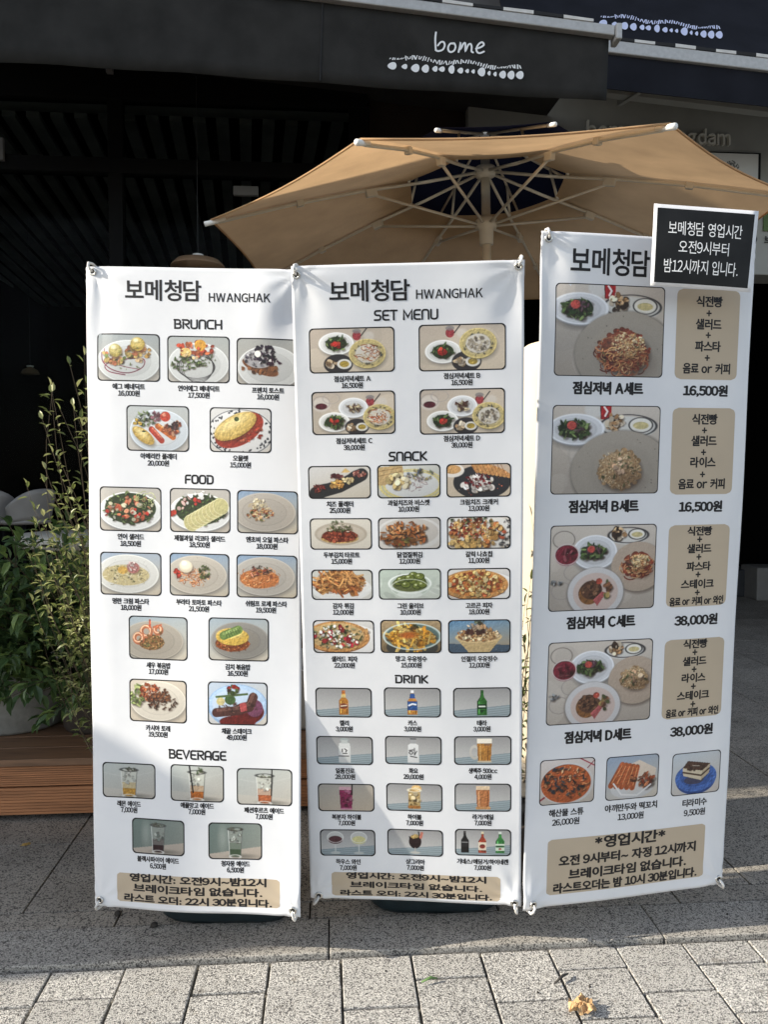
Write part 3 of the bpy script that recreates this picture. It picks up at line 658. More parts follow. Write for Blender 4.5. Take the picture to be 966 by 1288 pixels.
def f_steak(p):
    p.bg((176, 190, 206), (214, 208, 196), 60); p.ell(0.5, 0.56, 0.5, 0.5, (150, 186, 226)); p.ell(0.5, 0.54, 0.47, 0.46, (176, 206, 238)); p.ell(0.48, 0.52, 0.4, 0.36, (190, 210, 232))
    p.ell(0.66, 0.72, 0.28, 0.26, (110, 30, 28), -10).ell(0.5, 0.92, 0.3, 0.14, (122, 34, 28)).ell(0.78, 0.6, 0.14, 0.2, (126, 66, 96))
    p.line([(0.15, 0.72), (0.5, 0.66), (0.7, 0.58), (0.76, 0.35)], 0.15, (86, 50, 44)).line([(0.18, 0.66), (0.5, 0.6), (0.7, 0.5), (0.76, 0.28)], 0.06, (120, 78, 68)).sc(0.5, 0.58, 0.32, 0.14, 40, [(60, 36, 34), (140, 92, 80), (96, 56, 48)], 0.012, 0.03, 'leaf')
    p.poly([(0.53, 0.5), (0.64, 0.46), (0.66, 0.66), (0.56, 0.7)], (198, 78, 78)).ell(0.38, 0.42, 0.09, 0.11, (70, 100, 52)).ell(0.22, 0.46, 0.07, 0.09, (212, 196, 130)).line([(0.15, 0.36), (0.66, 0.28)], 0.035, (86, 110, 60)).sc(0.4, 0.18, 0.12, 0.1, 16, [(80, 100, 50), (170, 40, 36), (60, 44, 44)], 0.025, 0.04)
def f_ade(p, kind):
    dark = kind > 2
    if dark: p.bg((96, 112, 106), (130, 138, 130), 20); p.poly([(0, 1), (0, 0.86), (1, 0.62), (1, 1)], (176, 164, 150)); p.ell(0.27, 0.45, 0.07, 0.3, (150, 158, 150), soft=10, al=0.6)
    else: p.bg((166, 172, 168), (186, 182, 172), 60); p.poly([(0, 1), (0, 0.72), (1, 0.8), (1, 1)], (196, 188, 174), 0.5); p.line([(0.0, 0.3), (0.5, 0.42), (1, 0.2)], 0.012, (190, 192, 186), 0.5)
    cx = 0.5; liq = {0: (206, 150, 50), 1: (198, 104, 30), 2: (196, 100, 52), 3: (50, 18, 24), 4: (62, 84, 58)}[kind]
    w, top, bot = (0.15, 0.2, 0.94) if not dark else (0.13, 0.18, 0.92)
    body = (186, 188, 176) if not dark else (130, 138, 130)
    p.ell(cx + 0.14, bot - 0.02, 0.2, 0.05, (90, 88, 80), soft=6, al=0.6)
    p.poly([(cx - w, top), (cx + w, top), (cx + w * 0.78, bot), (cx - w * 0.78, bot)], body); p.poly([(cx - w * 0.86, 0.55), (cx + w * 0.86, 0.55), (cx + w * 0.8, 0.74), (cx - w * 0.8, 0.74)], tuple((a + 2 * b) / 3 for a, b in zip(liq, body)))
    p.poly([(cx - w * 0.82, 0.72), (cx + w * 0.82, 0.72), (cx + w * 0.76, bot - 0.04), (cx - w * 0.76, bot - 0.04)], liq); p.ell(cx, bot - 0.05, w * 0.76, 0.05, liq)
    p.sc(cx, 0.42, w * 0.8, 0.18, 16, [(214, 216, 206), (150, 154, 146)] if not dark else [(170, 178, 170), (100, 110, 104)], 0.01, 0.03)
    p.line([(cx - w, top), (cx - w * 0.78, bot)], 0.01, (214, 216, 212)).line([(cx + w, top), (cx + w * 0.78, bot)], 0.012, (96, 98, 94)); p.ring(cx, top, w, 0.05, 0.012, (70, 72, 70)); p.ring(cx, bot, w * 0.76, 0.05, 0.012, (206, 206, 200))
    if kind == 1: p.line([(0.36, 0.02), (0.43, 0.74)], 0.028, (20, 18, 20)); p.sc(0.55, 0.16, 0.05, 0.1, 12, [(70, 96, 54)], 0.015, 0.03, 'leaf')
    elif kind == 2: p.line([(0.63, 0.02), (0.62, 0.72)], 0.022, (20, 18, 20)); p.sc(0.5, 0.2, 0.1, 0.04, 8, [(110, 120, 96)], 0.015, 0.025, 'leaf')
    else: p.sc(cx, 0.17, 0.12, 0.05, 9, [(60, 70, 50), (96, 100, 84)], 0.012, 0.03, 'leaf')
def f_set(p, rice, wine):
    p.bg((178, 164, 148), (216, 200, 176), 60); p.sc(0.5, 0.6, 0.5, 0.5, 10, [(222, 208, 186)], 0.08, 0.2, al=0.25)
    def pasta(x, y, s):
        p.plate(x, y, 0.2 * s, 0.3 * s, (204, 184, 118), (200, 194, 184)); p.sc(x, y, 0.17 * s, 0.25 * s, 34, [(60, 66, 74), (96, 100, 84)], 0.008, 0.02, 'leaf'); p.ell(x, y, 0.13 * s, 0.19 * s, (206, 200, 188))
        p.sc(x, y, 0.11 * s, 0.15 * s, 46, [(196, 84, 44), (216, 124, 70), (236, 206, 160)] if not rice else [(190, 176, 150), (120, 110, 96), (214, 204, 180)], 0.01, 0.02, 'strand' if not rice else 'blob')
    def side(x, y, s):
        p.ell(x, y, 0.17 * s, 0.22 * s, (52, 48, 50)); p.sc(x - 0.07 * s, y, 0.06 * s, 0.08 * s, 16, [(206, 180, 140), (232, 216, 190), (170, 134, 96)], 0.015, 0.035); p.ell(x + 0.07 * s, y, 0.085 * s, 0.11 * s, (226, 224, 216)); p.ell(x + 0.07 * s, y, 0.055 * s, 0.07 * s, (190, 160, 60))
    def sal(x, y, s):
        p.plate(x, y, 0.2 * s, 0.24 * s, (222, 222, 218), (206, 206, 198)); salad(p, x, y, 0.13 * s, 0.16 * s, 34); p.sc(x, y, 0.05 * s, 0.07 * s, 8, [(206, 44, 36), (222, 70, 50)], 0.015, 0.03)
    def drink(x, y):
        p.ell(x, y + 0.05, 0.05, 0.1, (170, 60, 66)); p.ell(x, y - 0.05, 0.05, 0.05, (120, 116, 116), al=0.8); p.line([(x + 0.05, y + 0.05), (x + 0.12, y - 0.12)], 0.012, (40, 36, 40)); p.ell(x + 0.14, y + 0.06, 0.06, 0.1, (206, 200, 192), soft=4, al=0.6)
    if not wine:
        drink(0.56 if not rice else 0.36, 0.14); sal(0.32 if not rice else 0.28, 0.35 if not rice else 0.58, 1.0); side(0.34 if not rice else 0.55, 0.8, 1.0); pasta(0.68, 0.58 if not rice else 0.42, 1.05)
    else:
        p.ell(0.12, 0.3, 0.11, 0.16, (206, 198, 188), soft=3, al=0.7); p.ring(0.12, 0.26, 0.1, 0.15, 0.008, (150, 140, 134), 0.7); p.ell(0.12, 0.34, 0.07, 0.07, (90, 34, 44)); p.ring(0.24, 0.16, 0.1, 0.12, 0.008, (160, 152, 146), 0.7)
        drink(0.7, 0.2); p.plate(0.5, 0.38, 0.17, 0.22, (214, 216, 218), (196, 196, 196)); p.sc(0.5, 0.38, 0.1, 0.1, 22, [(120, 70, 50), (96, 60, 50), (206, 190, 150)], 0.015, 0.035, 'leaf')
        sal(0.27, 0.7, 0.9); side(0.54, 0.82, 0.85); pasta(0.81, 0.6, 0.95)
def f_cheese(p):
    p.bg((196, 194, 190), (206, 196, 178), 60); p.line([(0.12, 0.82), (0.5, 0.62), (0.85, 0.28)], 0.2, (44, 44, 46)); p.ell(0.2, 0.78, 0.2, 0.2, (44, 44, 46), -25); p.ell(0.78, 0.34, 0.18, 0.2, (46, 46, 48), -20)
    p.sc(0.17, 0.68, 0.09, 0.12, 22, [(150, 50, 44), (120, 40, 40), (180, 80, 66)], 0.015, 0.03, 'leaf').sc(0.45, 0.56, 0.1, 0.12, 20, [(226, 150, 60), (240, 180, 90)], 0.02, 0.035).sc(0.62, 0.44, 0.1, 0.1, 16, [(226, 206, 150), (206, 170, 110)], 0.02, 0.035).sc(0.45, 0.32, 0.1, 0.07, 12, [(96, 44, 50), (120, 56, 56)], 0.02, 0.04).poly([(0.52, 0.22), (0.6, 0.08), (0.68, 0.2)], (222, 184, 110)).sc(0.82, 0.25, 0.1, 0.1, 24, [(170, 90, 80), (206, 140, 120), (130, 60, 56)], 0.015, 0.03)
def f_fruit(p):
    p.bg((206, 206, 196), (176, 176, 170), 60); p.ell(0.55, 0.62, 0.52, 0.48, (222, 206, 130)); p.ell(0.55, 0.6, 0.42, 0.38, (206, 208, 206)); p.ring(0.55, 0.61, 0.47, 0.43, 0.012, (150, 160, 170), 0.6)
    p.sc(0.68, 0.32, 0.22, 0.2, 50, [(70, 84, 110), (96, 110, 80), (176, 160, 90)], 0.01, 0.03, 'leaf').sc(0.58, 0.55, 0.2, 0.24, 50, [(110, 84, 84), (150, 120, 120), (190, 170, 160)], 0.01, 0.02, 'strand')
    p.poly([(0.0, 0.6), (0.02, 0.08), (0.4, 0.02), (0.42, 0.28), (0.12, 0.62)], (196, 164, 110)); p.line([(0.04, 0.2), (0.4, 0.1)], 0.01, (160, 124, 76)); p.line([(0.04, 0.34), (0.4, 0.2)], 0.01, (160, 124, 76))
    p.sc(0.34, 0.5, 0.2, 0.2, 34, [(232, 214, 160), (214, 186, 120), (240, 228, 190)], 0.03, 0.055)
def f_cracker(p):
    p.bg((190, 170, 150), (206, 190, 164)); p.ell(0.55, 0.55, 0.44, 0.5, (48, 48, 52))
    for i in range(9): p.line([(0.42 + 0.055 * i, 0.04 + 0.008 * i * i * 0.4), (0.48 + 0.06 * i, 0.22 + 0.02 * i)], 0.07, (216 - 8 * (i % 2), 150, 86)); p.line([(0.40 + 0.055 * i, 0.05), (0.45 + 0.06 * i, 0.24 + 0.02 * i)], 0.008, (170, 104, 54))
    p.ell(0.1, 0.2, 0.18, 0.2, (222, 214, 204)); p.ell(0.1, 0.17, 0.13, 0.13, (214, 160, 96)); p.sc(0.5, 0.6, 0.24, 0.24, 44, [(236, 232, 226), (222, 214, 206)], 0.03, 0.05).sc(0.5, 0.52, 0.22, 0.22, 36, [(150, 36, 44), (110, 24, 34)], 0.012, 0.024).sc(0.5, 0.6, 0.4, 0.35, 20, [(226, 206, 170), (200, 90, 60)], 0.006, 0.012)
def f_tart(p):
    p.bg((206, 200, 186), (214, 206, 190)); p.ell(0.5, 0.5, 0.42, 0.36, (176, 164, 146)); p.ell(0.5, 0.52, 0.38, 0.3, (190, 178, 160)); p.ell(0.48, 0.64, 0.3, 0.16, (206, 164, 96)); p.ell(0.48, 0.56, 0.28, 0.2, (130, 50, 32)); p.sc(0.48, 0.58, 0.28, 0.16, 70, [(160, 64, 40), (110, 40, 28), (190, 90, 60)], 0.015, 0.03).sc(0.48, 0.34, 0.2, 0.12, 60, [(226, 214, 190), (120, 140, 76), (80, 96, 50), (200, 170, 120)], 0.012, 0.028, 'leaf').sc(0.45, 0.14, 0.1, 0.06, 14, [(110, 128, 80)], 0.01, 0.02, 'leaf')
def f_skin(p):
    p.bg((186, 182, 176), (206, 200, 192)); p.ell(0.5, 0.5, 0.52, 0.52, (206, 204, 200)); p.ell(0.5, 0.46, 0.46, 0.42, (190, 184, 176)); p.sc(0.4, 0.6, 0.38, 0.28, 90, [(206, 124, 60), (184, 96, 44), (226, 150, 84), (150, 76, 36)], 0.03, 0.06, 'leaf').sc(0.45, 0.34, 0.3, 0.2, 50, [(214, 132, 66), (190, 104, 50), (232, 164, 100)], 0.03, 0.05, 'leaf').sc(0.42, 0.76, 0.2, 0.1, 14, [(130, 80, 40), (120, 110, 50)], 0.02, 0.04)
def f_nacho(p):
    p.bg((206, 200, 190), (196, 186, 170)); p.ell(0.5, 0.5, 0.56, 0.56, (214, 212, 206)); p.sc(0.9, 0.5, 0.12, 0.46, 40, [(50, 54, 60)], 0.012, 0.04, 'leaf'); p.sc(0.45, 0.5, 0.45, 0.42, 110, [(206, 150, 76), (190, 110, 56), (222, 176, 104), (170, 76, 46)], 0.03, 0.055).sc(0.35, 0.38, 0.34, 0.3, 80, [(170, 60, 40), (140, 44, 34), (206, 110, 66), (232, 200, 140)], 0.012, 0.03).sc(0.4, 0.12, 0.34, 0.1, 24, SAL + [(60, 40, 36)], 0.012, 0.03, 'leaf').sc(0.3, 0.8, 0.26, 0.14, 24, [(226, 186, 110), (206, 160, 84)], 0.04, 0.06).sc(0.45, 0.45, 0.4, 0.36, 30, [(70, 84, 44), (236, 214, 170)], 0.008, 0.016)
def f_fries(p):
    p.bg((190, 190, 180), (206, 206, 200)); p.ell(0.48, 0.62, 0.5, 0.42, (222, 222, 218)); p.sc(0.46, 0.48, 0.42, 0.34, 30, [(176, 104, 50)], 0.06, 0.1); p.sc(0.46, 0.45, 0.4, 0.34, 110, [(222, 150, 76), (206, 124, 58), (236, 176, 104), (190, 104, 50)], 0.022, 0.034, 'stick', rot=20).sc(0.42, 0.3, 0.36, 0.24, 40, [(232, 164, 90), (214, 140, 70)], 0.02, 0.03, 'stick', rot=80); p.line([(0.02, 0.66), (0.2, 0.93), (0.5, 0.98), (0.8, 0.9), (0.96, 0.6)], 0.05, (222, 224, 222))
def f_olive(p):
    p.bg((176, 190, 176), (196, 204, 192), 45); p.sc(0.5, 0.6, 0.5, 0.5, 14, [(206, 212, 204), (160, 172, 160)], 0.06, 0.16, 'leaf', 0.35); p.ell(0.5, 0.55, 0.34, 0.38, (176, 190, 176)); p.ell(0.5, 0.82, 0.2, 0.12, (206, 214, 206)); p.ring(0.5, 0.48, 0.33, 0.3, 0.016, (226, 232, 226)); p.ell(0.5, 0.5, 0.28, 0.24, (96, 104, 56))
    for x, y in ((0.32, 0.45), (0.42, 0.32), (0.56, 0.22), (0.55, 0.4), (0.68, 0.4), (0.44, 0.52), (0.62, 0.56), (0.36, 0.36), (0.66, 0.26), (0.5, 0.3), (0.7, 0.52)):
        p.ell(x, y, 0.078, 0.115, (62, 76, 26)); p.ell(x - 0.005, y - 0.015, 0.066, 0.095, (110, 124, 46)); p.ell(x - 0.025, y - 0.04, 0.018, 0.026, (206, 214, 160), soft=2)
    p.ring(0.5, 0.62, 0.3, 0.28, 0.012, (214, 222, 214), 0.7)
def f_pizza(p, kind):
    p.bg((206, 204, 200), (190, 186, 180)); p.ell(0.55, 0.62, 0.56, 0.5, (226, 226, 224)); cx, cy, rx, ry = (0.44, 0.52, 0.52, 0.46) if kind == 0 else (0.4, 0.5, 0.52, 0.46)
    p.ell(cx, cy + 0.03, rx, ry, (160, 96, 44)); p.ell(cx, cy, rx, ry, (214, 150, 80)); p.sc(cx, cy, rx, ry, 20, [(226, 170, 100)], 0.03, 0.05); p.ell(cx - 0.01, cy - 0.02, rx * 0.86, ry * 0.84, (206, 124, 56) if kind == 0 else (206, 170, 110))
    if kind == 0: p.sc(cx, cy - 0.02, rx * 0.8, ry * 0.8, 120, [(232, 196, 120), (222, 176, 90), (200, 96, 50), (240, 214, 150)], 0.02, 0.045).sc(cx, cy, rx * 0.7, ry * 0.7, 30, [(176, 70, 40), (150, 110, 50)], 0.01, 0.025)
    else: p.sc(cx, cy, rx * 0.8, ry * 0.78, 110, SAL + [(206, 206, 180), (160, 176, 130)], 0.015, 0.035, 'leaf').sc(cx, cy, rx * 0.75, ry * 0.7, 16, [(206, 40, 60), (190, 50, 50)], 0.035, 0.05).sc(cx, cy, rx * 0.75, ry * 0.7, 40, [(232, 232, 220)], 0.012, 0.03)
def f_mango(p):
    p.bg((176, 150, 110), (120, 100, 70)); p.ell(0.52, 0.82, 0.42, 0.3, (60, 60, 56)); p.ell(0.52, 0.5, 0.47, 0.4, (126, 150, 144)); p.ell(0.52, 0.5, 0.43, 0.36, (86, 110, 106)); p.ell(0.5, 0.52, 0.38, 0.3, (226, 156, 40)); p.sc(0.5, 0.52, 0.36, 0.28, 80, [(240, 180, 60), (226, 150, 36), (246, 206, 110)], 0.025, 0.05, 'stick', rot=60).ell(0.45, 0.46, 0.14, 0.1, (190, 96, 30), soft=5).sc(0.46, 0.2, 0.16, 0.08, 26, [(70, 60, 30), (120, 84, 36), (60, 80, 40)], 0.012, 0.03, 'leaf').ring(0.52, 0.5, 0.46, 0.39, 0.014, (196, 210, 204))
def f_injeol(p):
    p.bg((96, 140, 176), (170, 150, 120), 75); p.poly([(0, 1), (0, 0.7), (1, 0.76), (1, 1)], (70, 90, 110)); p.poly([(0.12, 0.52), (0.86, 0.52), (0.66, 0.98), (0.34, 0.98)], (206, 176, 120)); p.ell(0.49, 0.52, 0.37, 0.18, (222, 190, 134)); p.sc(0.48, 0.44, 0.34, 0.2, 130, [(206, 150, 90), (226, 176, 116), (176, 116, 66), (240, 214, 170)], 0.012, 0.03).sc(0.42, 0.34, 0.16, 0.08, 30, [(70, 40, 36), (96, 56, 46)], 0.02, 0.035).sc(0.45, 0.2, 0.14, 0.08, 20, [(206, 160, 110), (222, 190, 150), (150, 130, 110)], 0.025, 0.04).sc(0.5, 0.06, 0.07, 0.06, 14, [(70, 84, 60), (110, 120, 90)], 0.015, 0.03, 'leaf')
def barbg(p):
    p.bg((136, 136, 136), (206, 206, 204), 90); p.poly([(0, 1), (0, 0.76), (1, 0.58), (1, 1)], (150, 166, 172))
    for i in range(9): p.line([(-0.1 + 0.02 * i, 0.8 + 0.07 * i), (1.1, 0.58 + 0.07 * i)], 0.012, (110, 130, 138), 0.8)
def bottle(p, cx, w, top, bot, glass, neck, label=None, lab=(0.52, 0.78), hi=True):
    sh = 0.3
    pts = [(cx - w * 0.3, top), (cx + w * 0.3, top), (cx + w * 0.36, top + (bot - top) * 0.26), (cx + w, top + (bot - top) * 0.44), (cx + w, bot), (cx - w, bot), (cx - w, top + (bot - top) * 0.44), (cx - w * 0.36, top + (bot - top) * 0.26)]
    p.poly(pts, glass); p.poly([(cx - w * 0.34, top), (cx + w * 0.34, top), (cx + w * 0.34, top + 0.09), (cx - w * 0.34, top + 0.09)], neck)
    p.line([(cx + w * 0.7, top + (bot - top) * 0.46), (cx + w * 0.7, bot - 0.03)], 0.012, tuple(v * 0.55 for v in glass))
    if hi: p.line([(cx - w * 0.55, top + (bot - top) * 0.46), (cx - w * 0.55, bot - 0.06)], 0.012, tuple(min(255, v * 1.3 + 50) for v in glass))
    if label: p.poly([(cx - w, lab[0]), (cx + w, lab[0]), (cx + w, lab[1]), (cx - w, lab[1])], label)
def f_drink(p, k):
    if k != 6: barbg(p)
    if k == 0:
        bottle(p, 0.5, 0.085, 0.1, 0.9, (206, 130, 40), (196, 110, 50), (196, 130, 70), (0.52, 0.72)); p.ell(0.5, 0.62, 0.07, 0.09, (140, 60, 36)); p.line([(0.45, 0.62), (0.55, 0.6)], 0.02, (236, 220, 190)); p.poly([(0.465, 0.24), (0.535, 0.24), (0.54, 0.34), (0.46, 0.34)], (226, 196, 120))
    elif k == 1:
        bottle(p, 0.5, 0.085, 0.1, 0.9, (214, 140, 50), (226, 226, 226), (36, 84, 160), (0.46, 0.76)); p.poly([(0.465, 0.2), (0.535, 0.2), (0.55, 0.36), (0.45, 0.36)], (40, 84, 160)); p.line([(0.44, 0.6), (0.5, 0.55), (0.56, 0.57)], 0.03, (236, 236, 240))
    elif k == 2:
        bottle(p, 0.5, 0.085, 0.1, 0.92, (44, 116, 40), (36, 96, 36), (20, 60, 30), (0.56, 0.72)); p.line([(0.45, 0.63), (0.55, 0.63)], 0.025, (226, 236, 220)); p.poly([(0.45, 0.74), (0.55, 0.74), (0.5, 0.86)], (24, 70, 34))
    elif k == 3:
        p.poly([(0.41, 0.25), (0.59, 0.25), (0.6, 0.35), (0.6, 0.92), (0.4, 0.92), (0.4, 0.35)], (206, 208, 206)); p.ell(0.5, 0.14, 0.08, 0.07, (150, 160, 160)); p.poly([(0.45, 0.14), (0.55, 0.14), (0.56, 0.26), (0.44, 0.26)], (176, 182, 180)); p.poly([(0.43, 0.4), (0.57, 0.4), (0.57, 0.68), (0.43, 0.68)], (222, 222, 220))
        p.line([(0.46, 0.45), (0.46, 0.55)], 0.016, (20, 20, 20)).line([(0.5, 0.44), (0.54, 0.5), (0.52, 0.55)], 0.016, (20, 20, 20)).line([(0.47, 0.6), (0.54, 0.6)], 0.016, (20, 20, 20)).line([(0.4, 0.69), (0.57, 0.69)], 0.016, (30, 30, 30))
    elif k == 4:
        p.poly([(0.41, 0.32), (0.46, 0.24), (0.54, 0.24), (0.59, 0.32), (0.6, 0.92), (0.4, 0.92)], (214, 216, 216)); p.poly([(0.455, 0.06), (0.545, 0.06), (0.545, 0.26), (0.455, 0.26)], (150, 152, 154)); p.line([(0.455, 0.1), (0.545, 0.1)], 0.02, (60, 60, 64))
        p.line([(0.43, 0.5), (0.5, 0.48)], 0.016, (20, 20, 22)).ring(0.46, 0.58, 0.03, 0.05, 0.014, (20, 20, 22)).line([(0.52, 0.42), (0.52, 0.66), (0.56, 0.52)], 0.014, (20, 20, 22)).line([(0.45, 0.7), (0.56, 0.74)], 0.016, (20, 20, 22))
    elif k == 5:
        p.ring(0.36, 0.56, 0.07, 0.2, 0.035, (190, 186, 176)); p.poly([(0.4, 0.14), (0.66, 0.14), (0.64, 0.9), (0.42, 0.9)], (196, 130, 50)); p.poly([(0.4, 0.1), (0.66, 0.1), (0.66, 0.26), (0.4, 0.26)], (232, 224, 206)); p.line([(0.46, 0.3), (0.46, 0.84)], 0.02, (226, 170, 90)).line([(0.6, 0.3), (0.59, 0.84)], 0.02, (150, 90, 36)).line([(0.42, 0.88), (0.64, 0.88)], 0.03, (206, 190, 160)); p.line([(0.54, 0.3), (0.62, 0.3)], 0.03, (150, 110, 80))
    elif k == 6:
        p.bg((150, 146, 138), (196, 180, 158), 70); p.poly([(0.38, 0.16), (0.62, 0.16), (0.6, 0.92), (0.4, 0.92)], (150, 34, 84)); p.poly([(0.38, 0.12), (0.62, 0.12), (0.62, 0.24), (0.38, 0.24)], (196, 150, 160)); p.sc(0.5, 0.5, 0.09, 0.3, 12, [(190, 60, 110), (206, 110, 150), (120, 24, 64)], 0.02, 0.04); p.line([(0.61, 0.0), (0.6, 0.4)], 0.022, (24, 20, 24)); p.line([(0.41, 0.9), (0.59, 0.9)], 0.03, (200, 120, 150))
    elif k == 7:
        p.poly([(0.39, 0.2), (0.61, 0.2), (0.6, 0.9), (0.4, 0.9)], (190, 160, 100)); p.sc(0.5, 0.55, 0.09, 0.3, 16, [(216, 190, 130), (160, 124, 66), (226, 206, 160)], 0.02, 0.045); p.ell(0.54, 0.18, 0.09, 0.12, (226, 176, 100)); p.ell(0.54, 0.18, 0.06, 0.08, (240, 206, 140)); p.ring(0.5, 0.24, 0.11, 0.06, 0.012, (226, 216, 190)); p.line([(0.41, 0.84), (0.59, 0.84)], 0.05, (190, 120, 50))
    elif k == 8:
        p.poly([(0.38, 0.14), (0.62, 0.14), (0.61, 0.9), (0.4, 0.9)], (196, 120, 66)); p.poly([(0.38, 0.1), (0.62, 0.1), (0.62, 0.24), (0.38, 0.24)], (214, 186, 150)); p.line([(0.43, 0.3), (0.44, 0.84)], 0.025, (222, 160, 110)); p.line([(0.59, 0.3), (0.58, 0.84)], 0.02, (160, 88, 44)); p.line([(0.4, 0.87), (0.61, 0.87)], 0.05, (210, 150, 90))
    elif k == 9:
        for cx, c in ((0.28, (70, 26, 34)), (0.7, (206, 200, 130))):
            p.ell(cx, 0.34, 0.14, 0.24, (196, 198, 194), al=0.6); p.ell(cx, 0.4, 0.125, 0.15, c, al=0.9); p.ring(cx, 0.3, 0.14, 0.2, 0.01, (214, 216, 212)); p.line([(cx, 0.58), (cx, 0.84)], 0.016, (206, 210, 206)); p.ell(cx, 0.88, 0.09, 0.05, (196, 200, 196), al=0.8)
    elif k == 10:
        p.ell(0.5, 0.46, 0.11, 0.26, (34, 18, 20)); p.poly([(0.39, 0.28), (0.61, 0.28), (0.6, 0.5), (0.4, 0.5)], (38, 20, 22)); p.sc(0.48, 0.26, 0.08, 0.06, 10, [(206, 170, 96), (60, 80, 40)], 0.02, 0.04); p.line([(0.58, 0.3), (0.56, 0.1)], 0.02, (30, 26, 28)); p.line([(0.6, 0.3), (0.62, 0.14)], 0.05, (196, 110, 90)); p.line([(0.5, 0.7), (0.5, 0.84)], 0.02, (170, 166, 160)); p.ell(0.5, 0.87, 0.09, 0.045, (186, 186, 180))
    else:
        bottle(p, 0.18, 0.07, 0.08, 0.88, (26, 24, 24), (60, 56, 56), (36, 34, 36), (0.44, 0.66), False); p.line([(0.13, 0.5), (0.23, 0.5)], 0.015, (150, 150, 150)); bottle(p, 0.49, 0.07, 0.1, 0.88, (170, 60, 36), (206, 190, 150), (222, 206, 180), (0.5, 0.78)); p.ell(0.49, 0.64, 0.05, 0.08, (150, 50, 40)); bottle(p, 0.8, 0.075, 0.1, 0.88, (52, 140, 60), (196, 206, 196), (206, 222, 200), (0.54, 0.8)); p.line([(0.74, 0.64), (0.86, 0.64)], 0.035, (30, 96, 44)); p.ell(0.8, 0.73, 0.025, 0.03, (190, 40, 40))
STEAKPINK = [(196, 110, 110), (170, 84, 80)]
def f_big(p, k):
    p.bg((196, 186, 174), (176, 164, 150), 100); p.sc(0.3, 0.6, 0.4, 0.4, 8, [(206, 196, 184)], 0.1, 0.25, al=0.25)
    def side(x, y, s):
        p.ell(x, y + 0.02, 0.25 * s, 0.12 * s, (206, 204, 198)); p.ring(x, y, 0.25 * s, 0.12 * s, 0.008, (56, 54, 56)); p.sc(x - 0.12 * s, y - 0.03 * s, 0.08 * s, 0.09 * s, 40, [(214, 176, 130), (232, 214, 186), (190, 140, 90), (60, 44, 34)], 0.01, 0.03); p.ell(x + 0.11 * s, y - 0.01, 0.105 * s, 0.08 * s, (226, 222, 212)); p.ring(x + 0.11 * s, y - 0.01, 0.105 * s, 0.08 * s, 0.008, (60, 58, 58)); p.ell(x + 0.11 * s, y - 0.005, 0.07 * s, 0.04 * s, (206, 190, 130))
    def sal(x, y, s, ry=0.14):
        p.plate(x, y, 0.24 * s, ry * 1.15 * s, (206, 208, 212), (190, 190, 192)); salad(p, x - 0.02, y, 0.14 * s, 0.1 * s, 70); p.sc(x - 0.01, y - 0.03, 0.08 * s, 0.05 * s, 20, [(96, 60, 76), (120, 84, 100)], 0.01, 0.025, 'leaf'); p.ell(x - 0.04 * s, y - 0.04 * s, 0.04 * s, 0.045 * s, (206, 76, 66))
    def mound(x, y, w, h, c, n):
        p.ell(x + 0.012, y + h * 0.14, w * 1.02, h * 0.98, (66, 52, 42), soft=7, al=0.6)
        for i in range(int(70 * n)):
            a_ = p.r.uniform(0, 6.28); q = p.r.uniform(0.72, 1.04); z = p.r.uniform(0.012, 0.03); kk = p.r.uniform(0.8, 1.1); p.ell(x + w * q * math.cos(a_), y + h * q * math.sin(a_), z, z * 0.8 / p.asp, tuple(v * kk for v in c))
        p.ell(x, y, w * 0.9, h * 0.9, c)
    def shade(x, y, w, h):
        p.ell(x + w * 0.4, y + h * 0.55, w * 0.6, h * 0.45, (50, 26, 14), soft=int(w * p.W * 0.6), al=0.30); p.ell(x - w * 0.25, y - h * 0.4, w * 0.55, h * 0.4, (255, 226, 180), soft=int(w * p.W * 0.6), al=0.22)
    def red(x, y, w, h, n=1):
        mound(x, y, w, h, (150, 60, 38), n)
        p.sc(x, y + h * 0.15, w * 0.95, h * 0.85, int(200 * n), [(186, 84, 50), (210, 128, 78), (140, 50, 34), (222, 160, 104)], 0.012, 0.022, 'strand')
        p.sc(x - w * 0.5, y, w * 0.45, h * 0.5, int(26 * n), [(120, 44, 34), (96, 44, 36), (150, 66, 44)], 0.012, 0.024); p.sc(x + w * 0.18, y - h * 0.32, w * 0.66, h * 0.55, int(240 * n), [(232, 200, 140), (222, 178, 110), (242, 222, 176), (206, 150, 86)], 0.005, 0.011)
        p.sc(x + w * 0.1, y + h * 0.3, w * 0.8, h * 0.55, int(60 * n), [(222, 164, 96), (196, 110, 60), (236, 190, 130)], 0.010, 0.018, 'strand'); p.sc(x, y, w * 0.9, h * 0.8, 12, [(70, 76, 44), (92, 100, 56)], 0.008, 0.016, 'leaf'); shade(x, y, w, h)
    def ric(x, y, w, h, n=1):
        mound(x, y, w, h, (176, 138, 94), n); p.sc(x, y, w * 0.98, h * 0.97, int(420 * n), [(214, 184, 138), (234, 212, 172), (190, 150, 100), (150, 104, 62), (222, 196, 150)], 0.005, 0.0105, 'leaf'); p.sc(x + w * 0.05, y - h * 0.15, w * 0.5, h * 0.4, int(9 * n) + 2, [(232, 176, 134), (238, 196, 160)], 0.016, 0.028); p.sc(x, y, w * 0.9, h * 0.85, int(22 * n), [(84, 100, 50), (60, 76, 40)], 0.008, 0.018, 'leaf'); shade(x, y, w, h)
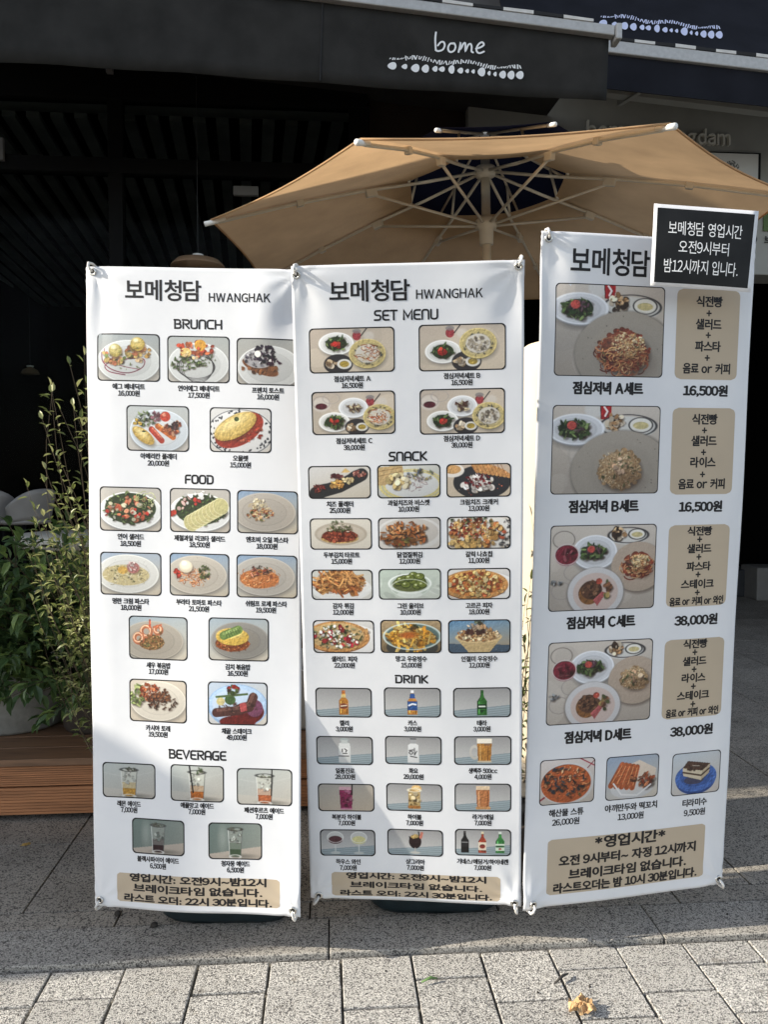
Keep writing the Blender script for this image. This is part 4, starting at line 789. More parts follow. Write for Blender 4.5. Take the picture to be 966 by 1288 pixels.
    if k < 2:
        p.ell(0.38, 0.05, 0.09, 0.09, (206, 206, 204), soft=4, al=0.7); p.poly([(0.43, 0.0), (0.54, 0.0), (0.53, 0.15), (0.44, 0.16)], (186, 34, 36)); p.line([(0.47, 0.02), (0.5, 0.07), (0.48, 0.12)], 0.018, (232, 220, 216)); p.line([(0.435, 0.0), (0.445, 0.15)], 0.01, (120, 22, 26))
        side(0.7, 0.23, 1.05); sal(0.22, 0.27, 1.05)
        c = (164, 154, 140); p.ell(0.66, 0.76, 0.48, 0.48, (120, 112, 102), soft=6); p.ell(0.65, 0.745, 0.465, 0.46, c); p.ell(0.65, 0.74, 0.3, 0.3, tuple(v * 0.97 for v in c), soft=8); p.sc(0.62, 0.7, 0.4, 0.4, 20, [(120, 110, 98)], 0.003, 0.006)
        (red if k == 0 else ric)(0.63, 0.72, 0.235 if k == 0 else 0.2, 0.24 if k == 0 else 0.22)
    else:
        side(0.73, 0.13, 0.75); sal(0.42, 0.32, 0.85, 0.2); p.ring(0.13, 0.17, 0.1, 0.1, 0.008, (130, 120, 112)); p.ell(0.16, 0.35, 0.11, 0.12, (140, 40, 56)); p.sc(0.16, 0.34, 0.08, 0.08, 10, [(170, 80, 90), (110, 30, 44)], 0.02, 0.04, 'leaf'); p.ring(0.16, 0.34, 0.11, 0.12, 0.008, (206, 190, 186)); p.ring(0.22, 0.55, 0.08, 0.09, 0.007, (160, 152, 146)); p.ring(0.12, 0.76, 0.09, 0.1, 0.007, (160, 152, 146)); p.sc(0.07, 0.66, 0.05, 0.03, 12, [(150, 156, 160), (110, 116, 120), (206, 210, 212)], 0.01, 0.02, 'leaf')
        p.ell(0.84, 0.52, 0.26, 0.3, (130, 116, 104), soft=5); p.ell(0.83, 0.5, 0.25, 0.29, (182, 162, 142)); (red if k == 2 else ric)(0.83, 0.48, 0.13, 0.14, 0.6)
        p.ell(0.44, 0.8, 0.27, 0.3, (130, 122, 116), soft=5); p.ell(0.44, 0.79, 0.26, 0.29, (206, 204, 204)); p.ell(0.44, 0.79, 0.21, 0.23, (206, 184, 174)); p.ell(0.38, 0.8, 0.1, 0.13, (150, 96, 50)); p.ell(0.4, 0.76, 0.1, 0.11, (104, 66, 46)); p.sc(0.4, 0.75, 0.09, 0.1, 40, [(120, 80, 56), (84, 52, 38), (140, 96, 66)], 0.01, 0.022); p.poly([(0.42, 0.88), (0.5, 0.78), (0.54, 0.8), (0.46, 0.95)], (190, 90, 90)); p.ell(0.47, 0.66, 0.03, 0.035, (200, 76, 56)); p.sc(0.54, 0.75, 0.04, 0.1, 12, [(96, 104, 60), (190, 160, 90), (140, 90, 60)], 0.015, 0.028)
def f_stew(p):
    p.bg((206, 196, 190), (196, 184, 170)); p.line([(0.7, 0.0), (1.0, 0.2)], 0.02, (176, 50, 66)); p.line([(0.0, 0.9), (0.1, 0.82)], 0.03, (176, 50, 66)); p.line([(0.85, 0.25), (1, 0.05)], 0.015, (176, 50, 66)); p.ell(0.5, 0.55, 0.48, 0.46, (206, 202, 198)); p.ell(0.48, 0.55, 0.45, 0.42, (206, 96, 44)); p.sc(0.48, 0.52, 0.42, 0.38, 50, [(222, 116, 56), (190, 76, 34), (236, 150, 90)], 0.02, 0.05, 'leaf').sc(0.45, 0.48, 0.38, 0.34, 44, [(40, 46, 56), (60, 66, 76), (30, 34, 40), (86, 96, 110)], 0.025, 0.05, 'leaf').sc(0.55, 0.38, 0.28, 0.2, 30, [(232, 140, 90), (222, 116, 60), (230, 190, 140)], 0.015, 0.035, 'leaf').sc(0.5, 0.55, 0.4, 0.35, 12, SAL, 0.01, 0.02, 'leaf')
def f_dump(p):
    p.bg((140, 156, 176), (206, 196, 180), 70); p.ell(0.5, 0.74, 0.4, 0.24, (206, 206, 204)); p.poly([(0.1, 0.6), (0.25, 0.3), (0.62, 0.12), (0.95, 0.34), (0.9, 0.66), (0.5, 0.9)], (214, 196, 176)); p.ell(0.5, 0.8, 0.38, 0.18, (200, 200, 200), al=0.8)
    for i in range(5): p.line([(0.1 + 0.1 * i, 0.66 + 0.02 * i), (0.3 + 0.07 * i, 0.2 + 0.02 * i)], 0.1, (196 - 8 * (i % 2), 92, 46)); p.line([(0.12 + 0.1 * i, 0.6 + 0.02 * i), (0.3 + 0.07 * i, 0.22 + 0.02 * i)], 0.02, (226, 140, 84))
    p.sc(0.68, 0.58, 0.2, 0.18, 24, [(200, 92, 50), (176, 70, 40), (222, 130, 80)], 0.04, 0.07, 'leaf').line([(0.15, 0.62), (0.3, 0.88), (0.6, 0.92), (0.85, 0.7)], 0.03, (226, 224, 222))
def f_tira(p):
    p.bg((176, 184, 190), (206, 196, 184), 70); p.ell(0.5, 0.66, 0.4, 0.34, (40, 74, 150)); p.ell(0.5, 0.6, 0.42, 0.34, (66, 110, 196)); p.ell(0.5, 0.58, 0.32, 0.24, (54, 92, 170)); p.ell(0.46, 0.66, 0.2, 0.1, (70, 54, 60), al=0.7); p.poly([(0.22, 0.36), (0.32, 0.2), (0.78, 0.3), (0.7, 0.5), (0.62, 0.46)], (84, 56, 42)); p.poly([(0.22, 0.36), (0.62, 0.46), (0.6, 0.68), (0.24, 0.54)], (206, 190, 160)); p.poly([(0.62, 0.46), (0.78, 0.3), (0.76, 0.52), (0.6, 0.68)], (184, 166, 136)); p.line([(0.23, 0.46), (0.6, 0.57), (0.76, 0.42)], 0.03, (84, 60, 46)); p.sc(0.5, 0.36, 0.2, 0.08, 30, [(70, 46, 36), (104, 74, 56)], 0.012, 0.025); p.line([(0.42, 0.32), (0.56, 0.34)], 0.01, (206, 196, 180))

# ------------------------------------------------------------------ banners
class Banner:
    def __init__(s, name, label, corners, disp):
        s.c = [at(*q) for q in corners]               # TL, TR, BR, BL
        s.disp = lambda u, v: disp(u, v) + folds(u, v)
        o = (s.c[2] + s.c[3]) / 2; s.root = thing(name, label, 'banner', (o.x, o.y + 0.12, 0)); s.o = Vector((o.x, o.y + 0.12, 0)); s.n = 0
        s.H = ((s.c[3] - s.c[0]).length + (s.c[2] - s.c[1]).length) / 2
    def flat(s, u, v):
        a, b, c, d = s.c
        return (a * (1 - u) + b * u) * (1 - v) + (d * (1 - u) + c * u) * v
    def P(s, u, v, off=0.0):
        a, b, c, d = s.c; p = s.flat(u, v)
        n = ((b - a) * (1 - v) + (c - d) * v).cross((d - a) * (1 - u) + (c - b) * u).normalized()
        if n.y > 0: n = -n
        e = 0.004
        gu = (s.disp(u + e, v) - s.disp(u - e, v)) / (2 * e); gv = (s.disp(u, v + e) - s.disp(u, v - e)) / (2 * e)
        n2 = n - (b - a) * (gu / (b - a).length_squared) - (d - a) * (gv / (d - a).length_squared)
        return p + n * s.disp(u, v) + n2.normalized() * off
    def uv(s, px, py):
        u, v = 0.5, 0.5
        for _ in range(8):
            x, y = proj(s.P(u, v)); e = 1e-3
            xu, yu = proj(s.P(u + e, v)); xv, yv = proj(s.P(u, v + e))
            a, b, c, d = (xu - x) / e, (xv - x) / e, (yu - y) / e, (yv - y) / e; det = a * d - b * c
            dx, dy = px - x, py - y
            u += (d * dx - b * dy) / det; v += (-c * dx + a * dy) / det
        return u, v
    def width(s, v): return (s.c[1] - s.c[0]).length * (1 - v) + (s.c[2] - s.c[3]).length * v
    def sheet(s, nu=90, nv=240):
        m = M(); V = [s.P(i / nu, j / nv) - s.o for j in range(nv + 1) for i in range(nu + 1)]
        F = [(j * (nu + 1) + i, (j + 1) * (nu + 1) + i, (j + 1) * (nu + 1) + i + 1, j * (nu + 1) + i + 1) for j in range(nv) for i in range(nu)]
        m.add(V, F); o = m.build('banner_sheet', MAT['vinyl'], s.root, True, fix=False)
        md = o.modifiers.new('thickness', 'SOLIDIFY'); md.thickness = 0.0007; md.offset = -1
        return o
    def flatmesh(s, V, F, px, py, name, mat, off, parent=None, rot=0.0):
        u0, v0 = s.uv(px, py); w = s.width(v0)
        if name in ('hours_text', 'title_text'):
            bm = bmesh.new(); vs_ = [bm.verts.new(p) for p in V]
            for f in F:
                try: bm.faces.new([vs_[i] for i in f])
                except ValueError: pass
            for _ in range(3):
                es = [e for e in bm.edges if e.calc_length() > 0.007]
                if not es: break
                bmesh.ops.subdivide_edges(bm, edges=es, cuts=1); bmesh.ops.triangulate(bm, faces=[f for f in bm.faces if len(f.verts) > 4])
            bm.verts.index_update(); V = [tuple(v.co) for v in bm.verts]; F = [tuple(v.index for v in f.verts) for f in bm.faces]; bm.free()
        me = M(); me.add([s.P(u0 + x / w, v0 - y / s.H, off + z) - s.o for x, y, z in V], F)
        return me.build(name, mat, parent or s.root, fix=False)
    def m_per_px(s, px, py):
        u, v = s.uv(px, py); return s.P(u, v).y / FPX
    def text(s, body, px, py, w, h, bold=0.35, name='text_line', mat=None, parent=None, off=0.0005):
        k = s.m_per_px(px, py); V, F = text2d(body, w * k, h * k, bold * k)
        return s.flatmesh(V, F, px, py, name, mat or MAT['ink'], off, parent)
    def head(s, body, px, py, w, h, sw=2.3):
        k = s.m_per_px(px, py); V, F = techno(body, w * k, h * k, sw * k)
        return s.flatmesh(V, F, px, py, 'section_heading', MAT['ink'], 0.00035)
    def rrect(s, w, h, r, n=5, seg=10):
        P = []
        for cx, cy, a in ((w / 2 - r, h / 2 - r, 0), (-w / 2 + r, h / 2 - r, 90), (-w / 2 + r, -h / 2 + r, 180), (w / 2 - r, -h / 2 + r, 270)):
            P += [(cx + r * math.cos(R(a + 90 * i / n)), cy + r * math.sin(R(a + 90 * i / n))) for i in range(n + 1)]
        Q = []
        for i in range(len(P)):
            a, b = P[i], P[(i + 1) % len(P)]; L = math.hypot(b[0] - a[0], b[1] - a[1]); k = max(1, int(L / 0.012)) if L > 0.02 else 1
            Q += [(a[0] + (b[0] - a[0]) * j / k, a[1] + (b[1] - a[1]) * j / k) for j in range(k)]
        return Q
    def panel(s, px, py, w, h, r=8):
        k = s.m_per_px(px, py); W, H = w * k, h * k; q = s.rrect(W, H, r * k)
        nx, ny = max(8, int(W / 0.005)), max(6, int(H / 0.005)); rr = r * k
        V = []; F = []
        for j in range(ny + 1):
            y = (j / ny - 0.5) * H; ex = max(0.0, abs(y) - (H / 2 - rr)); xw = W / 2 - (rr - math.sqrt(max(0.0, rr * rr - ex * ex)))
            for i in range(nx + 1): V.append(((i / nx - 0.5) * 2 * xw, y, 0))
        for j in range(ny):
            for i in range(nx): F.append((j * (nx + 1) + i, j * (nx + 1) + i + 1, (j + 1) * (nx + 1) + i + 1, (j + 1) * (nx + 1) + i))
        return s.flatmesh(V, F, px, py, 'tan_panel', MAT['tan'], 0.0003)
    def photo(s, px, py, w, h, fn, args=(), label=None, line=1.5, W=None, gain=1.04):
        s.n += 1
        k = s.m_per_px(px, py); Wm, Hm = w * k, h * k; r = 5.5 * k
        W = W or int(w * 1.6); H = int(W * h / w)
        p = Pic(W, H, 100 + s.n * 7 + int(px)); fn(p, *args); p.finish()
        a = p.a / 255.0; lin = np.where(a <= 0.04045, a / 12.92, ((a + 0.055) / 1.055) ** 2.4) * gain
        lin = np.clip(lin, 0.004, 0.86)
        u0, v0 = s.uv(px, py); w0 = s.width(v0)
        V = []
        # coarse surface samples, interpolated, keep it quick
        cu, cv = 13, 10
        G = np.array([[tuple(s.P(u0 + (i / (cu - 1) - 0.5) * Wm / w0, v0 + (j / (cv - 1) - 0.5) * Hm / s.H, 0.0002) - s.o) for i in range(cu)] for j in range(cv)])
        xi = np.linspace(0, cu - 1.0001, W); yi = np.linspace(0, cv - 1.0001, H); x0 = xi.astype(int); y0 = yi.astype(int); fx = (xi - x0)[None, :, None]; fy = (yi - y0)[:, None, None]
        g = (G[y0][:, x0] * (1 - fx) + G[y0][:, x0 + 1] * fx) * (1 - fy) + (G[y0 + 1][:, x0] * (1 - fx) + G[y0 + 1][:, x0 + 1] * fx) * fy
        X = (np.linspace(-0.5, 0.5, W) * Wm)[None, :].repeat(H, 0); Y = (np.linspace(-0.5, 0.5, H) * Hm)[:, None].repeat(W, 1)
        dx = np.maximum(np.abs(X) - (Wm / 2 - r), 0); dy = np.maximum(np.abs(Y) - (Hm / 2 - r), 0); keep = np.hypot(dx, dy) <= r * 1.02
        jj, ii = np.meshgrid(np.arange(H - 1), np.arange(W - 1), indexing='ij')
        ok = keep[:-1, :-1] & keep[1:, :-1] & keep[:-1, 1:] & keep[1:, 1:]; jj = jj[ok]; ii = ii[ok]
        F = np.stack([jj * W + ii, (jj + 1) * W + ii, (jj + 1) * W + ii + 1, jj * W + ii + 1], 1)
        me = bpy.data.meshes.new('menu_photo'); me.vertices.add(W * H); me.vertices.foreach_set('co', g.reshape(-1))
        me.loops.add(F.size); me.loops.foreach_set('vertex_index', F.reshape(-1).astype(np.int32)); me.polygons.add(len(F)); me.polygons.foreach_set('loop_start', (np.arange(len(F)) * 4).astype(np.int32))
        me.update(calc_edges=True); me.validate()
        at_ = me.color_attributes.new('print', 'FLOAT_COLOR', 'POINT')
        at_.data.foreach_set('color', np.concatenate([lin.reshape(-1, 3), np.ones((W * H, 1))], 1).reshape(-1).astype(np.float32))
        me.materials.append(MAT['print'])
        o = bpy.data.objects.new('menu_photo', me); COL.objects.link(o); o.parent = s.root
        if label: o['label'] = label
        # black outline
        q = s.rrect(Wm, Hm, r); t = line * k; q2 = s.rrect(Wm - 2 * t, Hm - 2 * t, max(r - t, r * 0.6)); 
        n = len(q)
        q2 = [(x * (1 - 2 * t / Wm), y * (1 - 2 * t / Hm)) for x, y in q]
        V = [(x, y, 0) for x, y in q] + [(x, y, 0) for x, y in q2]
        s.flatmesh(V, [(i, (i + 1) % n, n + (i + 1) % n, n + i) for i in range(n)], px, py, 'photo_outline', MAT['ink'], 0.00035, o)
        return o
    def item(s, rect, fn, args, label, nm, pr):
        x0, y0, x1, y1 = rect
        o = s.photo((x0 + x1) / 2, (y0 + y1) / 2, x1 - x0, y1 - y0, fn, args, label)
        s.text(nm[0], nm[1], nm[2], nm[3], 7.4, 0.24, 'caption_text', parent=o)
        s.text(pr[0], pr[1], pr[2], pr[3], 8.0, 0.24, 'price_text', parent=o)
        return o
    def hardware(s, corners):
        """grommets, hooks and the X-shaped stand; corners: list of (u, v, side)"""
        mid = s.P(0.5, 0.5) + Vector((0, 0.09, 0)) - s.o
        bot = s.P(0.5, 1.0) + Vector((0, 0.2, 0)) - s.o
        for u, v, hx, hz in corners:
            q = s.P(u, v, 0.002) - s.o
            n = (s.P(u, v, 0.01) - s.P(u, v, 0.0)).normalized()
            M().torus(q, n, 0.0085, 0.0032).build('grommet', MAT['steel'], s.root, True)
            M().disc(q + n * 0.0006, n, 0.0066).build('grommet_hole', MAT['hole'], s.root)
            up = Vector((hx, 0, hz)).normalized()
            hk = M().tube([q + n * 0.004, q + n * 0.013 + up * 0.006, q + n * 0.015 + up * 0.014, q + n * 0.009 + up * 0.024, q - n * 0.01 + up * 0.026, q - n * 0.03 + up * 0.018], [0.0026, 0.0042, 0.0042, 0.004, 0.004, 0.004], 8)
            hk.build('hook', MAT['hook'], s.root, True)
            M().tube([q - n * 0.03 + up * 0.018, q * 0.5 + mid * 0.5 + Vector((0, 0.06, 0)), mid], [0.004, 0.005, 0.006], 8).build('stand_arm', MAT['rod'], s.root, True)
        M().tube([mid + Vector((0, 0.01, 0.02)), Vector((bot.x, bot.y, 0.09))], 0.012, 10).build('stand_pole', MAT['rod'], s.root, True)

def folds(u, v):
    d = 0.0
    for cu, cv, ph in ((0.03, 0.01, 0.3), (0.97, 0.01, 1.4), (0.97, 0.99, 0.8), (0.03, 0.99, 2.0)):
        x, y = (u - cu) * 0.6, (v - cv) * 1.8; q = math.hypot(x, y)
        if q < 0.5: d += 0.0026 * math.exp(-q / 0.075) * math.sin(min(1, q / 0.03) * PI / 2) * math.sin(9 * math.atan2(y, x) + ph)
    d += 0.0022 * math.sin(5.0 * v * 3.1 + 2 * u) * (abs(u - 0.5) * 2) ** 4
    return d
def gauss(u, v, u0, v0, su, sv): return math.exp(-((u - u0) / su) ** 2 - ((v - v0) / sv) ** 2)
def disp1(u, v):
    d = 0.004 * math.sin(PI * u) * math.sin(2.2 * v + 0.4) - 0.006 * (max(0, 0.12 - u) / 0.12) ** 2
    d += -0.016 * gauss(u, v, 0.98, 0.07, 0.10, 0.035) + 0.006 * gauss(u, v, 0.84, 0.055, 0.08, 0.06) - 0.008 * gauss(u, v, 0.07, 0.06, 0.045, 0.06)
    d += 0.003 * math.sin(9 * u + 4 * v) * (0.4 + v) + 0.006 * gauss(u, v, 0.98, 0.97, 0.06, 0.02)
    return d
def disp2(u, v):
    return 0.006 * math.sin(PI * u) * math.sin(3 * v + 0.2) - 0.012 * gauss(u, v, 0.96, 0.05, 0.10, 0.05) + 0.002 * math.sin(8 * u - 5 * v) - 0.006 * gauss(u, v, 0.05, 0.06, 0.06, 0.06) + 0.012 * gauss(u, v, 0.98, 0.99, 0.05, 0.015)
def disp3(u, v):
    return 0.008 * math.sin(PI * u) * math.sin(PI * v) - 0.010 * gauss(u, v, 0.03, 0.05, 0.07, 0.06) + 0.002 * math.sin(7 * u + 5 * v) - 0.012 * (max(0, u - 0.90) / 0.10) ** 2 + 0.012 * gauss(u, v, 0.02, 0.985, 0.05, 0.02)

HRS = ('영업시간: 오전9시~밤12시', '브레이크타임 없습니다.', '라스트 오더: 22시 30분입니다.')
# ---- first banner
b1 = Banner('menu_banner', 'white menu banner headed BRUNCH with food and beverage photos', [(107, 335, 2.255), (379, 340, 2.20), (378, 1153, 2.135), (118, 1140, 2.20)], disp1)
b1.sheet()
b1.text('보메청담', 205, 365.6, 97.5, 26, 0.25, 'title_text'); b1.text('HWANGHAK', 301.2, 374.9, 79, 11.3, 0.12, 'title_text')
b1.head('BRUNCH', 249, 408.3, 63, 12.5); b1.head('FOOD', 250.6, 603.2, 38.5, 12); b1.head('BEVERAGE', 247.8, 949.4, 77, 12.6)
I1 = [
 ((120.4, 420.3, 202, 479.4), f_bene, (), 'photo of eggs benedict with red sauce', ('에그 베네딕트', 161.7, 486.4, 42), ('16,000원', 162, 495, 28)),
 ((209.5, 423.3, 289.7, 481.6), f_salmonbene, (), 'photo of salmon eggs benedict with greens', ('연어에그 베네딕트', 250, 489, 54), ('17,500원', 250, 497.6, 28)),
 ((297, 426, 377, 484.6), f_toast, (), 'photo of french toast with dark berries', ('프렌치 토스트', 337, 491.4, 41), ('16,000원', 337, 499.8, 28)),
 ((158, 510.6, 239, 567.6), f_platter, (), 'photo of a breakfast platter with sausages', ('아메리칸 플래터', 199.3, 574, 47), ('20,000원', 199, 582.8, 28)),
 ((262.7, 513, 341.9, 569.4), f_omelet, (), 'photo of a yellow omelette on red sauce', ('오믈렛', 302.4, 576.6, 20), ('15,000원', 302.4, 585.2, 27)),
 ((123.5, 612.6, 204.3, 668.2), f_saladbowl, (0,), 'photo of a salmon salad bowl', ('연어 샐러드', 164.5, 675, 34.5), ('18,500원', 164.2, 683.8, 27)),
 ((212, 614.4, 291, 670), f_saladbowl, (1,), 'photo of a ricotta and fruit salad', ('제철과일 리코타 샐러드', 250.9, 677.3, 67), ('18,500원', 250.9, 685.4, 27)),
 ((297.5, 617, 375.4, 671.6), f_pasta, (0,), 'photo of oil pasta on a grey plate', ('엔초비 오일 파스타', 336, 679, 54), ('18,000원', 335.6, 687.3, 27)),
 ((124.5, 694.6, 204.6, 748.6), f_pasta, (1,), 'photo of cream pasta on a white plate', ('명란 크림 파스타', 164.5, 756, 48), ('18,000원', 164.8, 764.2, 27)),
 ((211.4, 695.8, 289.7, 750.2), f_pasta, (2,), 'photo of tomato pasta with white cheese', ('부라타 토마토 파스타', 250, 757.7, 60), ('21,500원', 250, 765.9, 27)),
 ((296.8, 697.7, 374.5, 752.4), f_pasta, (3,), 'photo of pink shrimp pasta', ('쉬림프 로제 파스타', 334.7, 759.4, 53), ('19,500원', 334.4, 767.4, 26)),
 ((160.2, 774.8, 238, 829.8), f_rice, (0,), 'photo of shrimp fried rice', ('새우 볶음밥', 199.3, 836.7, 32.5), ('17,000원', 199.3, 844.8, 26)),
 ((261, 776.8, 338.8, 831.6), f_rice, (1,), 'photo of fried rice topped with egg and avocado', ('김치 볶음밥', 299, 838.8, 32.5), ('16,500원', 298.7, 846.9, 26)),
 ((160.5, 854.2, 237.2, 908.4), f_torre, (), 'photo of grilled meat with lettuce', ('카시아 토레', 198.7, 915.6, 33), ('19,500원', 198.7, 923.5, 26)),
 ((260.2, 857, 337.2, 912.3), f_steak, (), 'photo of sliced steak on a blue plate', ('채끝 스테이크', 297.5, 919.4, 39), ('49,000원', 297.5, 927.4, 26)),
 ((126.6, 958.8, 198, 1003.6), f_ade, (0,), 'photo of a yellow lemon drink', ('레몬 에이드', 162.4, 1010.4, 32), ('7,000원', 162.4, 1018.2, 22.5)),
 ((212.4, 961.6, 282.9, 1008.6), f_ade, (1,), 'photo of an orange drink with black straw', ('애플망고 에이드', 247.8, 1013, 44), ('7,000원', 247.5, 1020.8, 22.5)),
 ((296.8, 965.6, 368.9, 1013), f_ade, (2,), 'photo of a red and clear layered drink', ('패션후르츠 에이드', 332.2, 1018.8, 52), ('7,000원', 332, 1026.8, 22.5)),
 ((163.3, 1029.4, 234.4, 1075), f_ade, (3,), 'photo of a dark purple drink', ('블랙사파이어 에이드', 198.7, 1081, 57), ('6,500원', 198.7, 1089, 22)),
 ((261, 1033.6, 330.7, 1081.2), f_ade, (4,), 'photo of a dark green drink', ('청자몽 에이드', 296.2, 1085.8, 37.5), ('6,500원', 296, 1093.8, 22)),
]
for it in I1: b1.item(*it)
pn = b1.panel(247.3, 1121, 217, 37, 4)
for t, y, w, h in zip(HRS, (1107.8, 1120.8, 1133.7), (182, 172, 197), (10.6, 10.6, 10.2)): b1.text(t, 247, y, w, h, 0.55, 'hours_text', parent=pn)
b1.hardware([(0.035, 0.008, -0.3, 1), (0.965, 0.989, 0.3, -1), (0.028, 0.99, -0.2, -1)])
# ---- second banner
b2 = Banner('menu_banner', 'white menu banner headed SET MENU with snack and drink photos, between two others', [(366, 335, 2.02), (660, 327, 2.02), (655, 1138, 2.20), (391, 1128, 2.235)], disp2)
b2.sheet()
b2.text('보메청담', 464.8, 366, 100.5, 26, 0.25, 'title_text'); b2.text('HWANGHAK', 565.4, 369.5, 83.5, 11.6, 0.12, 'title_text')
b2.head('SET MENU', 510.8, 396.3, 81, 13.4); b2.head('SNACK', 513, 574, 49, 12.4); b2.head('DRINK', 517.6, 854.1, 43, 11.6)
for i, (q, nx, ny, rc, wn, pr) in enumerate((((389, 413, 496, 468.4), 443, 476.6, 0, 0, '16,500원'), ((527, 408.6, 636, 465.6), 581, 472.8, 1, 0, '16,500원'), ((392, 492.6, 497, 546.6), 445.4, 554.6, 0, 1, '38,000원'), ((528, 489.4, 635, 545.6), 580.8, 551.4, 1, 1, '38,000원'))):
    b2.item(q, f_set, (rc, wn), 'photo of set meal %s with plates on a table' % 'ABCD'[i], ('점심저녁세트 ' + 'ABCD'[i], nx, ny, 46), (pr, nx, ny + 8.5, 27))
SN = [(f_cheese, (), 'photo of a cheese platter on slate', '치즈 플래터', 34, '25,000원'), (f_fruit, (), 'photo of fruit cheese with biscuits', '과일치즈와 비스켓', 53, '10,000원'), (f_cracker, (), 'photo of cream cheese with crackers', '크림치즈 크래커', 48, '13,000원'),
 (f_tart, (), 'photo of a round red tart', '두부김치 타르트', 46, '15,000원'), (f_skin, (), 'photo of fried chicken skin', '닭껍질튀김', 32, '12,000원'), (f_nacho, (), 'photo of loaded nachos', '갈릭 나쵸칩', 34, '11,000원'),
 (f_fries, (), 'photo of french fries in a bowl', '감자 튀김', 27, '12,000원'), (f_olive, (), 'photo of green olives in a glass bowl', '그린 올리브', 33.5, '10,000원'), (f_pizza, (0,), 'photo of a cheese pizza', '고르곤 피자', 34.5, '18,000원'),
 (f_pizza, (1,), 'photo of a salad pizza', '샐러드 피자', 33.5, '22,000원'), (f_mango, (), 'photo of a mango ice dessert', '망고 우유빙수', 40, '15,000원'), (f_injeol, (), 'photo of a brown ice dessert in a bowl', '인절미 우유빙수', 46.5, '12,000원')]
RX = [[(387.4, 466.6), (474.4, 554), (561.4, 642.8)], [(389.4, 468), (475.4, 554.6), (562, 642.6)], [(391.2, 469.3), (476, 555), (562.3, 642.3)], [(393.2, 471.3), (478, 555.7), (563.2, 642.6)]]
RY = [[(585.8, 627.6), (584.2, 626.6), (583, 625.3)], [(651.4, 691.8), (650.4, 691.4), (649.2, 690.8)], [(715.6, 755.2), (714.8, 754.8), (714, 754.4)], [(778.8, 822.4), (778.6, 822.4), (778.4, 822.2)]]
NM = [[(427.4, 634), (514, 632.3), (602.3, 631.3)], [(429.6, 698), (515.3, 697.7), (602.3, 696.8)], [(431.6, 761.9), (516.3, 761.9), (602.6, 761.3)], [(433.2, 828.6), (517.3, 828.4), (603, 828.3)]]
for i, (fn, ar, lb, nm, w, pr) in enumerate(SN):
    r_, c_ = divmod(i, 3); (x0, x1), (y0, y1), (nx, ny) = RX[r_][c_], RY[r_][c_], NM[r_][c_]
    b2.item((x0, y0, x1, y1), fn, ar, lb, (nm, nx, ny, w), (pr, nx, ny + 8.1, 26.5))
DR = [('켈리', 12, '3,000원', 'photo of an amber beer bottle'), ('카스', 12, '3,000원', 'photo of a beer bottle with blue label'), ('테라', 13, '3,000원', 'photo of a green beer bottle'), ('일품진로', 24.5, '28,000원', 'photo of a short clear liquor bottle'), ('화요', 12, '29,000원', 'photo of a frosted liquor bottle'), ('생맥주 500cc', 37, '4,000원', 'photo of a draught beer mug'),
 ('복분자 하이볼', 38, '7,000원', 'photo of a magenta highball'), ('하이볼', 18, '7,000원', 'photo of a golden highball'), ('라거/에일', 27, '7,000원', 'photo of a glass of amber beer'), ('하우스 와인', 32, '7,000원', 'photo of red and white wine glasses'), ('샹그리아', 24.5, '7,000원', 'photo of a dark sangria goblet'), ('기네스/에딩거/하이네켄', 66, '7,000원', 'photo of three bottled beers')]
DX = [[(396.2, 468.3), (482.4, 555), (569.4, 643.3)], [(397.2, 469.7), (483.7, 556), (570.6, 643.8)], [(399.2, 471.6), (485.2, 557), (571.2, 643.6)], [(401.8, 473), (486.5, 558), (571.6, 643.6)]]
DY = [(863.4, 903.2), (924.2, 963), (983.6, 1021.8), (1040.8, 1077.8)]; DN = [909, 969, 1027, 1083.2]; DC = [[432.9, 518.9, 606.1], [434, 520, 607.4], [436, 521.4, 607.4], [438, 522.4, 607]]
for i, (nm, w, pr, lb) in enumerate(DR):
    r_, c_ = divmod(i, 3); (x0, x1), (y0, y1) = DX[r_][c_], DY[r_]
    b2.item((x0, y0, x1, y1), f_drink, (i,), lb, (nm, DC[r_][c_], DN[r_], w), (pr, DC[r_][c_], DN[r_] + 7.7, 26 if len(pr) > 6 else 22))
pn = b2.panel(522.8, 1113.5, 216.5, 33.5, 4)
for t, y, w, h in zip(HRS, (1102.7, 1114, 1124.3), (180, 170, 195), (9.0, 8.6, 8.0)): b2.text(t, 523, y, w, h, 0.5, 'hours_text', parent=pn)
b2.hardware([(0.022, 0.012, -0.1, 1), (0.975, 0.008, 0.3, 1), (0.968, 0.992, 0.3, -1), (0.04, 0.995, -0.4, -0.6)])
